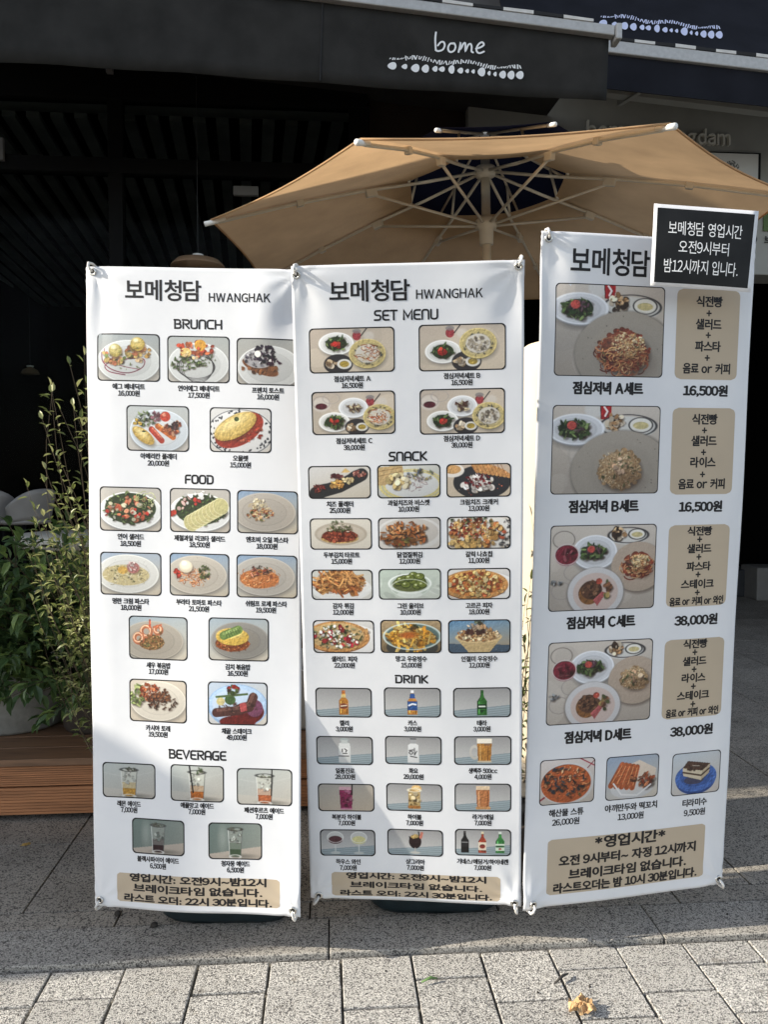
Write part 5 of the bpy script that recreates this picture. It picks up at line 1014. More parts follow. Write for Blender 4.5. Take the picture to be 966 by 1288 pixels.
# ---- third banner
b3 = Banner('menu_banner', 'white menu banner with four large set meal photos, black notice over its corner', [(682, 290, 2.15), (953, 306, 2.27), (912, 1112, 2.31), (657, 1144, 2.19)], disp3)
b3.sheet()
b3.text('보메청담', 768.4, 330, 106, 33, 0.3, 'title_text')
BG = [((767.8, 416.5, 146, 113), (890.1, 421.4, 86, 111)), ((762.5, 566, 144.6, 110.5), (884.2, 567.7, 86.7, 108)), ((758.3, 713.6, 142.6, 108), (878.3, 711.3, 85.7, 103.7)), ((754.7, 857.2, 140.6, 106), (872.4, 852.6, 85.7, 102))]
LN = [[('식전빵', 892.4, 379.8, 36), ('+', 891.8, 394.5, 7), ('샐러드', 891.4, 408.3, 35.5), ('+', 890.8, 422, 7), ('파스타', 890.4, 436, 35.5), ('+', 889.5, 450.5, 7), ('음료 or 커피', 888.8, 463.9, 65.4)],
 [('식전빵', 886.5, 527.5, 35.5), ('+', 886, 541.5, 7), ('샐러드', 885.5, 554.6, 35.5), ('+', 884.8, 569, 7), ('라이스', 884.2, 581.5, 35.5), ('+', 883.5, 596.8, 7), ('음료 or 커피', 882.6, 608.6, 65)],
 [('식전빵', 880.3, 667.8, 35), ('+', 880, 678.3, 7), ('샐러드', 879.6, 689.7, 34.5), ('+', 879, 700.3, 7), ('파스타', 878.7, 712, 34.5), ('+', 878, 722.4, 7), ('스테이크', 877.3, 734.2, 46.8), ('+', 877, 745, 7), ('음료 or 커피 or 와인', 876.4, 755.5, 77)],
 [('식전빵', 874.7, 809.4, 35), ('+', 874, 820, 7), ('샐러드', 873.7, 831, 34.5), ('+', 873, 841.5, 7), ('라이스', 872.4, 852, 34.5), ('+', 872, 862.8, 7), ('스테이크', 871.8, 873.9, 46.5), ('+', 871.4, 885, 7), ('음료 or 커피 or 와인', 870.8, 894.8, 75.5)]]
NP = [((765.1, 488.6, 95.5), (887.5, 492, 62), '16,500원'), ((759.6, 636.8, 95), (881.3, 637.4, 61), '16,500원'), ((756, 782, 93), (875.7, 779.7, 62), '38,000원'), ((752.4, 925, 91), (869.8, 918.4, 61.5), '38,000원')]
for i in range(4):
    (x, y, w, h), (x2, y2, w2, h2) = BG[i]
    o = b3.photo(x, y, w, h, f_big, (i,), 'large photo of set meal ' + 'ABCD'[i], 1.1, 190)
    b3.text('점심저녁 %s세트' % 'ABCD'[i], *NP[i][0], 15.5, 0.75, 'caption_text', parent=o); b3.text(NP[i][2], *NP[i][1], 14.5, 0.7, 'price_text', parent=o)
    pn = b3.panel(x2, y2, w2, h2, 8)
    for t, tx, ty, tw in LN[i]:
        hh = 7 if t == '+' else (13 if i < 2 else 11.5)
        if t.endswith('와인'): hh = 11
        b3.text(t, tx, ty, tw, hh, 0.3 if t == '+' else 0.42, 'set_text', parent=pn)
for (q, fn, lb, nm, pr) in (((713.5, 982.2, 74, 59), f_stew, 'photo of seafood stew', ('해산물 스튜', 712.2, 1021, 47), ('26,000원', 711.5, 1033, 37)), ((795.6, 977, 72.6, 57), f_dump, 'photo of fried dumplings in a bowl', ('야끼만두와 떡꼬치', 794, 1014, 72.6), ('13,000원', 793.3, 1026, 36)), ((875.7, 971.7, 70, 55.5), f_tira, 'photo of tiramisu on a blue plate', ('티라미수', 873.7, 1008.5, 35), ('9,500원', 873.4, 1021, 30.5))):
    o = b3.photo(*q, fn, (), lb, 1.1)
    b3.text(*nm, 9.8, 0.25, 'caption_text', parent=o); b3.text(*pr, 10, 0.2, 'price_text', parent=o)
pn = b3.panel(789.7, 1080.5, 218.5, 72, 5)
for t, x, y, w, h in (('*영업시간*', 793.3, 1054.2, 98, 16), ('오전 9시부터~ 자정 12시까지', 791.3, 1073.6, 191, 13.5), ('브레이크타임 없습니다.', 790.7, 1091, 164, 13.5), ('라스트오더는 밤 10시 30분입니다.', 788.4, 1107, 200, 13)): b3.text(t, x, y, w, h, 0.6, 'hours_text', parent=pn)
b3.hardware([(0.032, 0.010, -0.2, 1), (0.972, 0.992, 0.4, -1), (0.045, 0.991, -0.5, -1)])
for b in (b1, b2, b3): b.root['group'] = 'menu banners standing on the pavement'

# water-filled feet of the stands (part of each banner)
def foot(b, px, py, d, w):
    c = gp(px, py); q = Vector((c.x, c.y + 0.15, 0)) - b.o; q.z = 0.004
    m = M(); n = 24
    pr = [(0.90, 0.0), (1.0, 0.02), (1.0, 0.075), (0.93, 0.1), (0.6, 0.11)]
    V = []; F = []
    for sc_, z in pr:
        for k in range(n):
            t = 2 * PI * k / n; cx, sy = math.cos(t), math.sin(t); e = 0.42
            V.append((q.x + w / 2 * sc_ * math.copysign(abs(cx) ** e, cx), q.y + 0.15 * sc_ * math.copysign(abs(sy) ** e, sy), q.z + z))
    for i in range(len(pr) - 1):
        for k in range(n): F.append((i * n + k, i * n + (k + 1) % n, (i + 1) * n + (k + 1) % n, (i + 1) * n + k))
    F.append(tuple(range(n))[::-1]); F.append(tuple((len(pr) - 1) * n + k for k in range(n)))
    m.add(V, F); o = m.build('water_base', MAT['tank'], b.root, True)
    M().lathe([(0.022, 0.105), (0.024, 0.125), (0.02, 0.13)], (q.x + w * 0.3, q.y, q.z), 14).build('filler_cap', MAT['tank'], o, True)
foot(b1, 282, 1166, 2.36, 0.42); foot(b2, 548, 1153, 2.39, 0.42); foot(b3, 790, 1100, 2.5, 0.40)

# ------------------------------------------------------------------ black notice clipped on the third banner
qc = [at(823, 256.5, 2.10), at(954.5, 266, 2.13), at(944, 368, 2.13), at(818, 359.5, 2.10)]
no = (qc[2] + qc[3]) / 2
notice = thing('black_notice', 'laminated black notice with white opening hours hung over the right banner', 'sign', no)
qn = (qc[1] - qc[0]).cross(qc[3] - qc[0]).normalized(); qn = -qn if qn.y > 0 else qn
def nq(u, v, off): return (qc[0] * (1 - u) + qc[1] * u) * (1 - v) + (qc[3] * (1 - u) + qc[2] * u) * v + qn * (off + 0.006 * math.sin(PI * u) * math.sin(2.6 * v)) - no
def nsheet(u0, u1, v0, v1, off, name, mat, par):
    a, b = 16, 12; m = M()
    m.add([nq(u0 + (u1 - u0) * i / a, v0 + (v1 - v0) * j / b, off) for j in range(b + 1) for i in range(a + 1)], [(j * (a + 1) + i, (j + 1) * (a + 1) + i, (j + 1) * (a + 1) + i + 1, j * (a + 1) + i + 1) for j in range(b) for i in range(a)])
    o = m.build(name, mat, par, True, fix=False); return o
lam = nsheet(0, 1, 0, 1, 0, 'laminate_edge', MAT['lam'], notice); md = lam.modifiers.new('thickness', 'SOLIDIFY'); md.thickness = 0.0012; md.offset = -1
card = nsheet(0.032, 0.965, 0.045, 0.955, 0.0006, 'black_card', MAT['chalk'], notice)
for body, px, py, w, h in (('보메청담 영업시간', 887.8, 289.6, 97, 17), ('오전9시부터', 885.5, 312.5, 66.5, 16), ('밤12시까지 입니다.', 882.3, 336.8, 99, 17)):
    k = 2.115 / FPX; V, F = text2d(body, w * k, h * k, 0.0)
    # centre in uv
    best = None
    u, v = 0.5, 0.5
    for _ in range(6):
        x, y = proj(nq(u, v, 0) + no); e = 1e-3; xu, yu = proj(nq(u + e, v, 0) + no); xv, yv = proj(nq(u, v + e, 0) + no)
        a, b, c, d = (xu - x) / e, (xv - x) / e, (yu - y) / e, (yv - y) / e; det = a * d - b * c; u += (d * (px - x) - b * (py - y)) / det; v += (-c * (px - x) + a * (py - y)) / det
    W_, H_ = (qc[1] - qc[0]).length, (qc[3] - qc[0]).length
    m = M(); m.add([nq(u + x / W_, v - y / H_, 0.0014 + z) for x, y, z in V], F); m.build('notice_text', MAT['whiteink'], notice, fix=False)
M().tube([nq(0.45, 0.06, -0.002), nq(0.47, 0.1, -0.03), b3.P(0.75, 0.012, -0.01) - no], 0.002, 6).build('tie_wire', MAT['rod'], notice)

# ------------------------------------------------------------------ parasol
UX, UY = 0.46, 3.6
par = thing('parasol', 'large tan parasol with navy vent top and ivory ribs', 'parasol', (UX + 0.07, UY, -0.042))
par.rotation_euler = (0, R(-1.3), 0)
A0 = 19.0
ang = [R(A0 + 45 * k) for k in range(8)]
def cz(r): return 2.81 - 0.17 * r - 0.07 * r * r
RR = 1.25; RH = 0.37
def canopy(r0, r1, zf, sag, scal, nr=10, na=10, edge=0.0):
    m = M(); V = []; F = []
    for k in range(8):
        o = len(V)
        for j in range(nr + 1):
            r = r0 + (r1 - r0) * j / nr
            for i in range(na + 1):
                t = i / na; a, b = ang[k], ang[(k + 1) % 8]; 
                p = Vector((math.cos(a), math.sin(a))) * (1 - t) + Vector((math.cos(b), math.sin(b))) * t
                rr = r * (1 - scal * math.sin(PI * t) * (j / nr) ** 2)
                q = p * rr
                V.append((q.x, q.y, zf(r) - sag * math.sin(PI * t) * math.sin(PI * min(1, (j / nr) * 0.75 + 0.1))))
        for j in range(nr):
            for i in range(na):
                F.append((o + j * (na + 1) + i, o + j * (na + 1) + i + 1, o + (j + 1) * (na + 1) + i + 1, o + (j + 1) * (na + 1) + i))
    m.add(V, F); return m
canopy(RH, RR, lambda r: cz(r) + 0.016, 0.014, 0.022).build('canopy', MAT['canopy'], par, True)
hem = M()
for k in range(8):
    pts = []
    for i in range(11):
        t = i / 10; a, b = ang[k], ang[(k + 1) % 8]; p = Vector((math.cos(a), math.sin(a))) * (1 - t) + Vector((math.cos(b), math.sin(b))) * t
        q = p * RR * (1 - 0.022 * math.sin(PI * t)); pts.append((q.x, q.y, cz(RR) + 0.016 - 0.014 * math.sin(PI * t) * math.sin(PI * 0.85)))
    hem.tube(pts, 0.004, 6)
hem.build('canopy_hem', MAT['canopy'], par, True)
def vz(r): return 3.012 - 0.36 * r
canopy(0.03, 0.58, vz, 0.006, 0.02, 6, 8).build('vent_canopy', MAT['navy'], par, True)
M().tube([(0, 0, 0.3), (0, 0, 3.0)], 0.021, 16).build('pole', MAT['frame'], par, True)
M().lathe([(0.024, 2.80), (0.045, 2.81), (0.05, 2.83), (0.045, 2.85), (0.024, 2.86)], n=20).build('top_hub', MAT['frame'], par, True)
M().lathe([(0.024, 2.50), (0.032, 2.50), (0.034, 2.57), (0.048, 2.575), (0.05, 2.61), (0.034, 2.62), (0.024, 2.63)], n=20).build('runner', MAT['frame'], par, True)
for k in range(8):
    d = Vector((math.cos(ang[k]), math.sin(ang[k]), 0)); t = Vector((-d.y, d.x, 0))
    def Q(r, dz=0.0): return d * r + Vector((0, 0, cz(r) + dz))
    rb = M().tube([Q(0.04, 0.02), Q(0.3), Q(0.6), Q(0.9), Q(1.22)], 0.0072, 8).build('rib', MAT['frame'], par, True)
    M().tube([Q(1.19, 0.004), Q(1.275, 0.006)], [0.0085, 0.0105], 10).build('rib_cap', MAT['cap'], rb, True)
    M().beam(Q(0.53, -0.014), Q(0.58, -0.014), 0.024, 0.034).build('joint', MAT['frame'], rb, bevel=0.004)
    M().beam(Q(0.86, -0.002), Q(0.89, -0.002), 0.024, 0.026).build('clip', MAT['frame'], rb, bevel=0.003)
    M().tube([d * 0.045 + Vector((0, 0, 2.59)), Q(0.56, -0.018)], 0.0065, 8).build('strut', MAT['frame'], par, True)
    def VQ(r): return d * r + Vector((0, 0, vz(r) - 0.012))
    vr = M().tube([VQ(0.03), VQ(0.57)], 0.0065, 6).build('vent_rib', MAT['frame'], par, True)
    M().tube([VQ(0.55), VQ(0.6)], 0.009, 8).build('vent_cap', MAT['cap'], vr, True)
    M().tube([Q(0.38, 0.004), VQ(0.34)], 0.007, 6).build('vent_link', MAT['frame'], vr, True)
M().box(-0.3, 0.3, -0.3, 0.3, 0.262, 0.33).build('parasol_base', MAT['concrete'], par, bevel=0.01)

# ------------------------------------------------------------------ awnings (street frame)
EGG = [(31, 165, 11, 9), (62, 167, 7, 6), (89, 171, 10, 10), (114, 173, 8.5, 10), (138, 174, 6.5, 7), (155, 175, 7, 6.5), (179, 176, 8.5, 10.5), (201, 179, 7.5, 7), (218, 180, 4.5, 5), (233, 181, 4.5, 5), (254, 182, 9, 11), (273, 185, 4.5, 5.5), (288, 187, 4.5, 5.5), (307, 188, 9, 9.5), (328, 189, 9, 10.5), (350, 189, 9.5, 10)]
def eggs(S, k, ox, oy, skew, dz):
    """row of pebble dots with a row of small ticks above; crop pixels -> surface through S(x, y, off)"""
    V = []; F = []; r = random.Random(5)
    for x, y, a, b in EGG:
        o = len(V); n = 16; sl_ = r.uniform(0.9, 1.1)
        V += [S(x + a * math.cos(2 * PI * i / n) * sl_, y + b * math.sin(2 * PI * i / n) + 1.2 * math.sin(4 * PI * i / n), dz) for i in range(n)]; F.append(tuple(range(o, o + n)))
    x = 26
    while x < 356:
        y = 143 + (x - 26) * 0.092 + 4 * math.sin(x * 0.05) - (x < 60) * 0; h = r.uniform(3, 6); ln = r.uniform(-2.5, 2.5); w = r.uniform(1.2, 2.0); o = len(V)
        if x < 60 or 290 < x < 320: h *= 0.55; ln += 2.5
        V += [S(x - w + ln, y - h, dz), S(x + w + ln, y - h, dz), S(x + w - ln, y + h, dz), S(x - w - ln, y + h, dz)]; F.append((o, o + 1, o + 2, o + 3)); x += r.uniform(4.4, 7.2)
    return V, F
def hembar(a, b, root, th=0.05, seg=0.165, hh=0.016):
    """aluminium front bar from a to b with a striped fabric hem along its top"""
    bar = M().beam(a, b, 0.055, th).build('front_bar', MAT['alu'], root, bevel=0.006)
    d = (b - a); L = d.length; d.normalize(); n = int(L / seg); up = Vector((0, 0, th / 2 + hh / 2 + 0.001))
    V = []; F = []; w = Vector((0, 0.03, 0))
    for i in range(n + 1):
        c = a + d * min(L, i * seg) + Vector((0, 0, th / 2 + 0.0015)); sag = 0.002 * math.sin(i * 1.7)
        V += [c - w, c + w, c + w + Vector((0, 0, hh + sag)), c - w + Vector((0, 0, hh + sag))]
    for i in range(n):
        o = i * 4; F += [(o + j, o + (j + 1) % 4, o + 4 + (j + 1) % 4, o + 4 + j) for j in range(4)]
    m = M(); m.add(V, F); h = m.build('striped_hem', MAT['hemlight'], bar); h.data.materials.append(MAT['hemdark'])
    for p_ in h.data.polygons: p_.material_index = (p_.index // 4) % 2
    return bar
YA = 4.2
aw1 = thing('awning', 'charcoal awning with white script and pebble row printed on its skirt', 'awning', (0, 0, 0), STREET)
tl_, tr_ = ats(-260, -80, YA), ats(766, 50, YA); bl_, br_ = ats(-260, 62, YA), ats(762, 128, YA)
def Sk(u, v, off=0.0):
    p = (tl_ * (1 - u) + tr_ * u) * (1 - v) + (bl_ * (1 - u) + br_ * u) * v
    return Vector((p.x, p.y - off + 0.006 * math.sin(u * 37) * v + 0.01 * math.sin(u * 9 + 1) * v, p.z))
mm = M(); nu, nv = 90, 6
mm.add([Sk(i / nu, j / nv) for j in range(nv + 1) for i in range(nu + 1)], [(j * (nu + 1) + i, (j + 1) * (nu + 1) + i, (j + 1) * (nu + 1) + i + 1, j * (nu + 1) + i + 1) for j in range(nv) for i in range(nu)])
sk = mm.build('skirt', MAT['skirt'], aw1, True, fix=False); md = sk.modifiers.new('thickness', 'SOLIDIFY'); md.thickness = 0.003; md.offset = -1
def sk_px(x, y, off):
    """zoom-crop pixel (offset 480, 0; scale 1.988) -> skirt surface"""
    px, py = 480 + x / 1.988, y / 1.988
    p = ats(px, py, YA); u = (p.x - tl_.x) / (tr_.x - tl_.x)
    t = tl_ * (1 - u) + tr_ * u; b = bl_ * (1 - u) + br_ * u; v = (t.z - p.z) / (t.z - b.z)
    return Sk(u, v, off)
V, F = eggs(sk_px, 1, 0, 0, 0, 0.006)
m = M(); m.add(V, F); m.build('pebble_print', MAT['whiteink'], sk, fix=False)
SCR = [[(137, 84), (136, 100), (138, 124), (139, 128), (146, 130), (156, 126), (160, 116), (157, 108), (150, 108), (143, 116)],
       [(181, 112), (174, 112), (169, 120), (170, 129), (176, 133), (184, 129), (187, 120), (184, 112), (180, 111)],
       [(195, 133), (198, 118), (199, 111), (200, 125), (206, 113), (211, 112), (212, 130), (218, 116), (224, 113), (227, 120), (227, 131), (231, 134)],
       [(238, 125), (250, 121), (257, 115), (253, 109), (246, 112), (240, 121), (240, 131), (247, 136), (258, 132)]]
m = M()
for j, s_ in enumerate(SCR):
    v, f = ribbon(smooth(s_), 4.6, 0)
    m.add([sk_px(x, y, 0.006 + 0.0006 * j) for x, y, z in v], f)
m.build('script_print', MAT['whiteink'], sk, fix=False)
# seam on the skirt
sp = ats(406, 60, YA)
u_ = (sp.x - tl_.x) / (tr_.x - tl_.x); m = M(); m.tube([Sk(u_, 0.02, 0.003), Sk(u_, 0.98, 0.003)], 0.004, 6); m.build('seam', MAT['hemdark'], sk)
bar = hembar(tl_ + Vector((0, -0.01, 0.028)), tr_ + Vector((0.02, -0.01, 0.028)), aw1, 0.055, 0.165)
e = tr_ + Vector((0.035, -0.01, 0.02)); M().box(e.x - 0.014, e.x + 0.02, e.y - 0.045, e.y + 0.05, e.z - 0.045, e.z + 0.04).build('end_cap', MAT['alu'], bar, bevel=0.008)
# fabric roof of the first awning, low pitch, striped beneath
rf = M(); rf.quadbox([tl_ + Vector((0, 0.02, 0.04)), tr_ + Vector((0, 0.02, 0.04)), Vector((tr_.x, YF + 0.2, tr_.z + 0.16)), Vector((tl_.x, YF + 0.2, tl_.z + 0.16))], (0, 0, 0.006))
rf.build('awning_roof', MAT['skirt'], aw1)
YB = 4.75
aw2 = thing('awning', 'navy awning with pale pebble row printed on its sloping roof', 'awning', (0, 0, 0), STREET)
a2, b2_ = ats(640, 47, YB), ats(1250, 118, YB)
hembar(a2, b2_, aw2, 0.075, 0.13, 0.018)
def S2(u, v, off=0.0):
    p = (a2 * (1 - u) + b2_ * u) + Vector((0, 0.02, 0.03)) + Vector((0, 0.52, 0.75)) * v
    return p + Vector((0, -0.82, 0.57)) * off
m = M(); m.quadbox([S2(0, 0), S2(1, 0), S2(1, 1.4), S2(0, 1.4)], (0, 0.004, -0.003)); nav = m.build('sloping_roof', MAT['navyawn'], aw2)
m = M(); m.quadbox([a2 + Vector((0, -0.004, -0.04)), b2_ + Vector((0, -0.004, -0.04)), b2_ + Vector((0, -0.004, -0.245)), a2 + Vector((0, -0.004, -0.245))], (0, 0.006, 0)); m.build('skirt', MAT['navyawn'], aw2)
def nav_px(x, y, off):
    """first awning's mark moved onto the navy roof; crop x, y -> photo pixel -> slope"""
    px = 760 + (x - 26) * (153 / 335.0) - 4 ; py = 21 + (y - 143) * 0.46 + (px - 760) * -0.005 + (px - 760) * 0.03
    k0 = ats(px, py, 1.0); d = Vector((k0.x, k0.y, k0.z - EYE)); o_ = Vector((0, 0, EYE))
    n_ = Vector((0, -0.82, 0.57)); q0 = S2(0.3, 0)
    # plane through the roof's edge
    e1 = (b2_ - a2).normalized(); e2 = Vector((0, 0.52, 0.75)); nn = e1.cross(e2).normalized(); nn = -nn if nn.y > 0 else nn
    t = (S2(0, 0) - o_).dot(nn) / d.dot(nn); return o_ + d * t + nn * off
V, F = eggs(nav_px, 1, 0, 0, 0, 0.006); m = M(); m.add(V, F); m.build('pebble_print', MAT['blueink'], nav, fix=False)
# support beam and bracket below the navy awning
q1, q2 = ats(700, 106, 5.0), ats(1250, 172, 5.0)
M().beam(q1, q2, 0.07, 0.075).build('support_beam', MAT['wallgrey'], aw2, bevel=0.004)
qa, qb = ats(778, 130, 5.1), ats(805, 113, 4.9); M().beam(qa, qb, 0.03, 0.05).build('bracket', MAT['wallgrey'], aw2, bevel=0.004)

# lettering on the grey wall
def wall_text(body, px, py, w, h, ys, mat, name, parent, depth=0.02):
    q = ats(px, py, ys); k = (q.x ** 2 + q.y ** 2) ** 0.5 * 0 + at(px, py, 1).y * (ys / 1.0) / FPX
    V, F = text2d(body, w * k, h * k, 0.4 * k)
    v, f = text_mesh(body, BASE_OFF); n = len(v)
    m = M(); W_, H_ = w * k, h * k
    fr_ = [(q.x + x * W_, ys, q.z + y * H_) for x, y in v]; bk = [(q.x + x * W_, ys + depth, q.z + y * H_) for x, y in v]
    # side walls from boundary edges
    from collections import Counter
    cnt = Counter()
    for p in f:
        for i in range(len(p)):
            cnt[tuple(sorted((p[i], p[(i + 1) % len(p)])))] += 1
    F = [tuple(p) for p in f]
    for (i, j), c in cnt.items():
        if c == 1: F.append((i, j, n + j, n + i))
    m.add(fr_ + bk, F); return m.build(name, mat, parent)
wall_text('bome', 769, 163, 62, 21, YF - 0.03, MAT['wallletter'], 'raised_lettering', cafe, 0.028)
wall_text('cheongdam', 861, 174, 122, 25, YF - 0.03, MAT['wallletter'], 'raised_lettering', cafe, 0.028)
# framed picture and printed strip on the grey wall
pf = ats(918, 214, YF); ps = thing('framed_picture', 'grey framed picture with a small dark crest on the sign wall', 'picture', (0, 0, 0), STREET)
p0, p1 = ats(868, 190, YF - 0.03), ats(956, 262, YF - 0.03)
M().box(p0.x, p1.x, YF - 0.03, YF - 0.003, p1.z, p0.z).build('picture_frame', MAT['mullion'], ps, bevel=0.003)
M().box(p0.x + 0.012, p1.x - 0.022, YF - 0.034, YF - 0.0305, p1.z + 0.012, p0.z - 0.012).build('picture_sheet', MAT['poster'], ps)
m = M(); r = random.Random(3); cq = ats(920, 209, YF - 0.036)
for i in range(60):
    a = r.uniform(0, 6.28); q = r.uniform(0.2, 1); x, z = cq.x + 0.06 * q * math.cos(a), cq.z + 0.035 * q * math.sin(a); w = r.uniform(0.002, 0.007)
    m.add([(x - w, YF - 0.0352 - i * 1e-5, z - w), (x + w, YF - 0.0352 - i * 1e-5, z - w * 0.6), (x + w * 0.8, YF - 0.0352 - i * 1e-5, z + w), (x - w * 0.7, YF - 0.0352 - i * 1e-5, z + w * 0.8)], [(0, 1, 2, 3)])
m.build('crest_print', MAT['postermark'], ps, fix=False)
pg = thing('wall_notice', 'pale notice with a green picture at the right end of the sign wall', 'notice', (0, 0, 0), STREET)
p0, p1 = ats(961, 250, YF - 0.01), ats(1010, 292, YF - 0.01)
M().box(p0.x, p1.x, YF - 0.012, YF - 0.003, p1.z, p0.z).build('green_picture', MAT['green'], pg)
wall_text(')', 951, 301, 3, 9, YF - 0.008, MAT['ink'], 'notice_text', pg, 0.004); wall_text('브레', 972, 302, 22, 10, YF - 0.008, MAT['ink'], 'notice_text', pg, 0.004)

# ------------------------------------------------------------------ deck (street frame)
deck = thing('wooden_deck', 'low reddish brown wooden deck in front of the glass storefront', 'deck', (0, 0, 0), STREET)
DY0 = 3.13; DX1 = 1.0
zt_ = 0.26
top = M(); y = DY0 - 0.01; i = 0
while y < YF - 0.12:
    for x0, x1 in ((-4.2, -1.9), (-1.897, 0.1), (0.103, DX1)): top.box(x0, x1, y, y + 0.136, zt_ - 0.028, zt_ + rnd.uniform(-0.0008, 0.0008))
    y += 0.141
top.build('deck_boards', MAT['decktop'], deck, bevel=0.002)
for z0, z1, dy in ((0.148, zt_ - 0.033, 0.0), (0.03, 0.140, 0.004)):
    m = M(); n = 9; h = (z1 - z0) / n
    m.box(-4.2, DX1, DY0 + dy + 0.004, DY0 + dy + 0.03, z0, z1)
    for k in range(n): m.box(-4.2, DX1, DY0 + dy, DY0 + dy + 0.0038, z0 + k * h + 0.0012, z0 + (k + 1) * h - 0.0012)
    m.build('fascia_board', MAT['deck'], deck)
m = M().box(DX1 + 0.001, DX1 + 0.025, DY0, YF - 0.1, 0.03, zt_ - 0.03); m.build('fascia_board', MAT['deck'], deck)
x = -4.0
while x < DX1:
    M().box(x, x + 0.09, DY0 + 0.08, DY0 + 0.17, 0.004, 0.14).build('deck_foot', MAT['deck'], deck); x += 0.6

# ------------------------------------------------------------------ plants
def leaf_into(V, F, p, d, L, w, r):
    """one folded leaf from p along d"""
    d = d.normalized(); side = d.cross(Vector((r.uniform(-0.3, 0.3), r.uniform(-0.3, 0.3), 1)))
    if side.length < 0.05: side = Vector((1, 0, 0))
    side.normalize(); up = side.cross(d); o = len(V); f = 0.25 * w
    tip = p + d * L - up * (0.12 * L)
    V += [p, p + d * L * 0.3 + side * w * 0.42 + up * f, p + d * L * 0.65 + side * w * 0.38 + up * f * 0.7, tip, p + d * L * 0.65 - side * w * 0.38 + up * f * 0.7, p + d * L * 0.3 - side * w * 0.42 + up * f, p + d * L * 0.33, p + d * L * 0.66 - up * 0.02 * L]
    F += [(o, o + 6, o + 1), (o + 1, o + 6, o + 7, o + 2), (o + 2, o + 7, o + 3), (o, o + 5, o + 6), (o + 5, o + 4, o + 7, o + 6), (o + 4, o + 3, o + 7)]
def shrub(root, base, centre, rad, nbr, nlf, L, w, mat, seed, droop=0.2, stemr=0.004, bow=0.05):
    r = random.Random(seed); V = []; F = []; st_ = M()
    base = Vector(base); centre = Vector(centre)
    for b in range(nbr):
        while True:
            q = Vector((r.uniform(-1, 1), r.uniform(-1, 1), r.uniform(-1, 1)))
            if 0.25 < q.length < 1: break
        e = centre + Vector((q.x * rad[0], q.y * rad[1], q.z * rad[2]))
        c = (base + e) / 2 + Vector((r.uniform(-bow, bow), r.uniform(-bow, bow), 0.08 * (e - base).length)); s0 = base + Vector((r.uniform(-0.05, 0.05), r.uniform(-0.05, 0.05), 0))
        pts = [s0 * (1 - t) ** 2 + c * 2 * t * (1 - t) + e * t * t for t in [i / 7 for i in range(8)]]
        pts = [p + Vector((r.uniform(-1, 1), r.uniform(-1, 1), r.uniform(-1, 1))) * 0.008 for p in pts]
        st_.tube(pts, [stemr * (1 - 0.8 * i / 7) for i in range(8)], 5)
        for k in range(nlf):
            t = 0.35 + 0.65 * (k + r.random()) / nlf; i = min(6, int(t * 7)); f = t * 7 - i; p = pts[i] * (1 - f) + pts[i + 1] * f
            ax = (pts[i + 1] - pts[i]).normalized(); a = r.uniform(0, 6.28); o = ax.orthogonal().normalized(); o = o * math.cos(a) + ax.cross(o) * math.sin(a)
            d = o * 0.9 + ax * r.uniform(0.2, 0.9) + Vector((0, 0, r.uniform(-droop * 2, droop)))
            z = r.uniform(0.6, 1.15); leaf_into(V, F, p + o * 0.006, d, L * z, w * z, r)
        leaf_into(V, F, pts[-1], pts[-1] - pts[-2], L, w, r)
    m = M(); m.add(V, F); m.build('foliage', mat, root, fix=False); st_.build('stems', MAT['stem'], root, True)
def pot(root, c, r_, h, mat, flare=0.9):
    M().lathe([(r_ * flare * 0.95, 0), (r_ * flare, 0.015), (r_, h - 0.03), (r_ * 1.02, h - 0.02), (r_ * 1.02, h), (r_ * 0.9, h), (r_ * 0.88, h - 0.05)], c, 36).build('pot', mat, root, True)
    M().lathe([(r_ * 0.89, 0), (r_ * 0.89, 0.004)], (c[0], c[1], c[2] + h - 0.045), 24).build('soil', MAT['soil'], root)
zd = zt_ + 0.004
pl = thing('potted_shrub', 'dense dark green shrub in a wide pale stone pot', 'potted plant', (-1.70, 3.50, zd))
pot(pl, (0, 0, 0), 0.25, 0.27, MAT['potgrey'], 0.88); shrub(pl, (0, 0, 0.24), (0.08, -0.42, 0.58), (0.36, 0.36, 0.40), 115, 18, 0.068, 0.034, MAT['leafdark'], 11, 0.35)
pl = thing('potted_shrub', 'trailing green shrub in a dark brown pot beside the left banner', 'potted plant', (-1.30, 3.45, zd))
pot(pl, (0, 0, 0), 0.17, 0.22, MAT['potbrown'], 0.85); shrub(pl, (0, 0, 0.2), (-0.02, -0.42, 0.56), (0.32, 0.36, 0.42), 115, 17, 0.064, 0.032, MAT['leafdark'], 12, 0.4)
pl = thing('slender_shrub', 'tall thin yellow green shrub showing past the left banner edge', 'shrub', (-0.90, 2.78, 0.005))
pot(pl, (0.0, 0.0, 0), 0.12, 0.22, MAT['potbrown'], 0.85); shrub(pl, (0.0, 0, 0.2), (-0.19, -0.03, 1.22), (0.20, 0.17, 0.60), 90, 18, 0.034, 0.017, MAT['leafgold'], 13, 0.3, 0.002, 0.22)
pl = thing('twiggy_shrub', 'thin olive twigs growing in front of the cream cover', 'shrub', (0.44, 2.62, 0.01))
pot(pl, (-0.02, 0.0, 0), 0.10, 0.2, MAT['potbrown'], 0.85); shrub(pl, (0, 0, 0.18), (0.03, -0.02, 1.0), (0.10, 0.12, 0.62), 16, 9, 0.042, 0.017, MAT['leafmid'], 14, 0.2, 0.003)

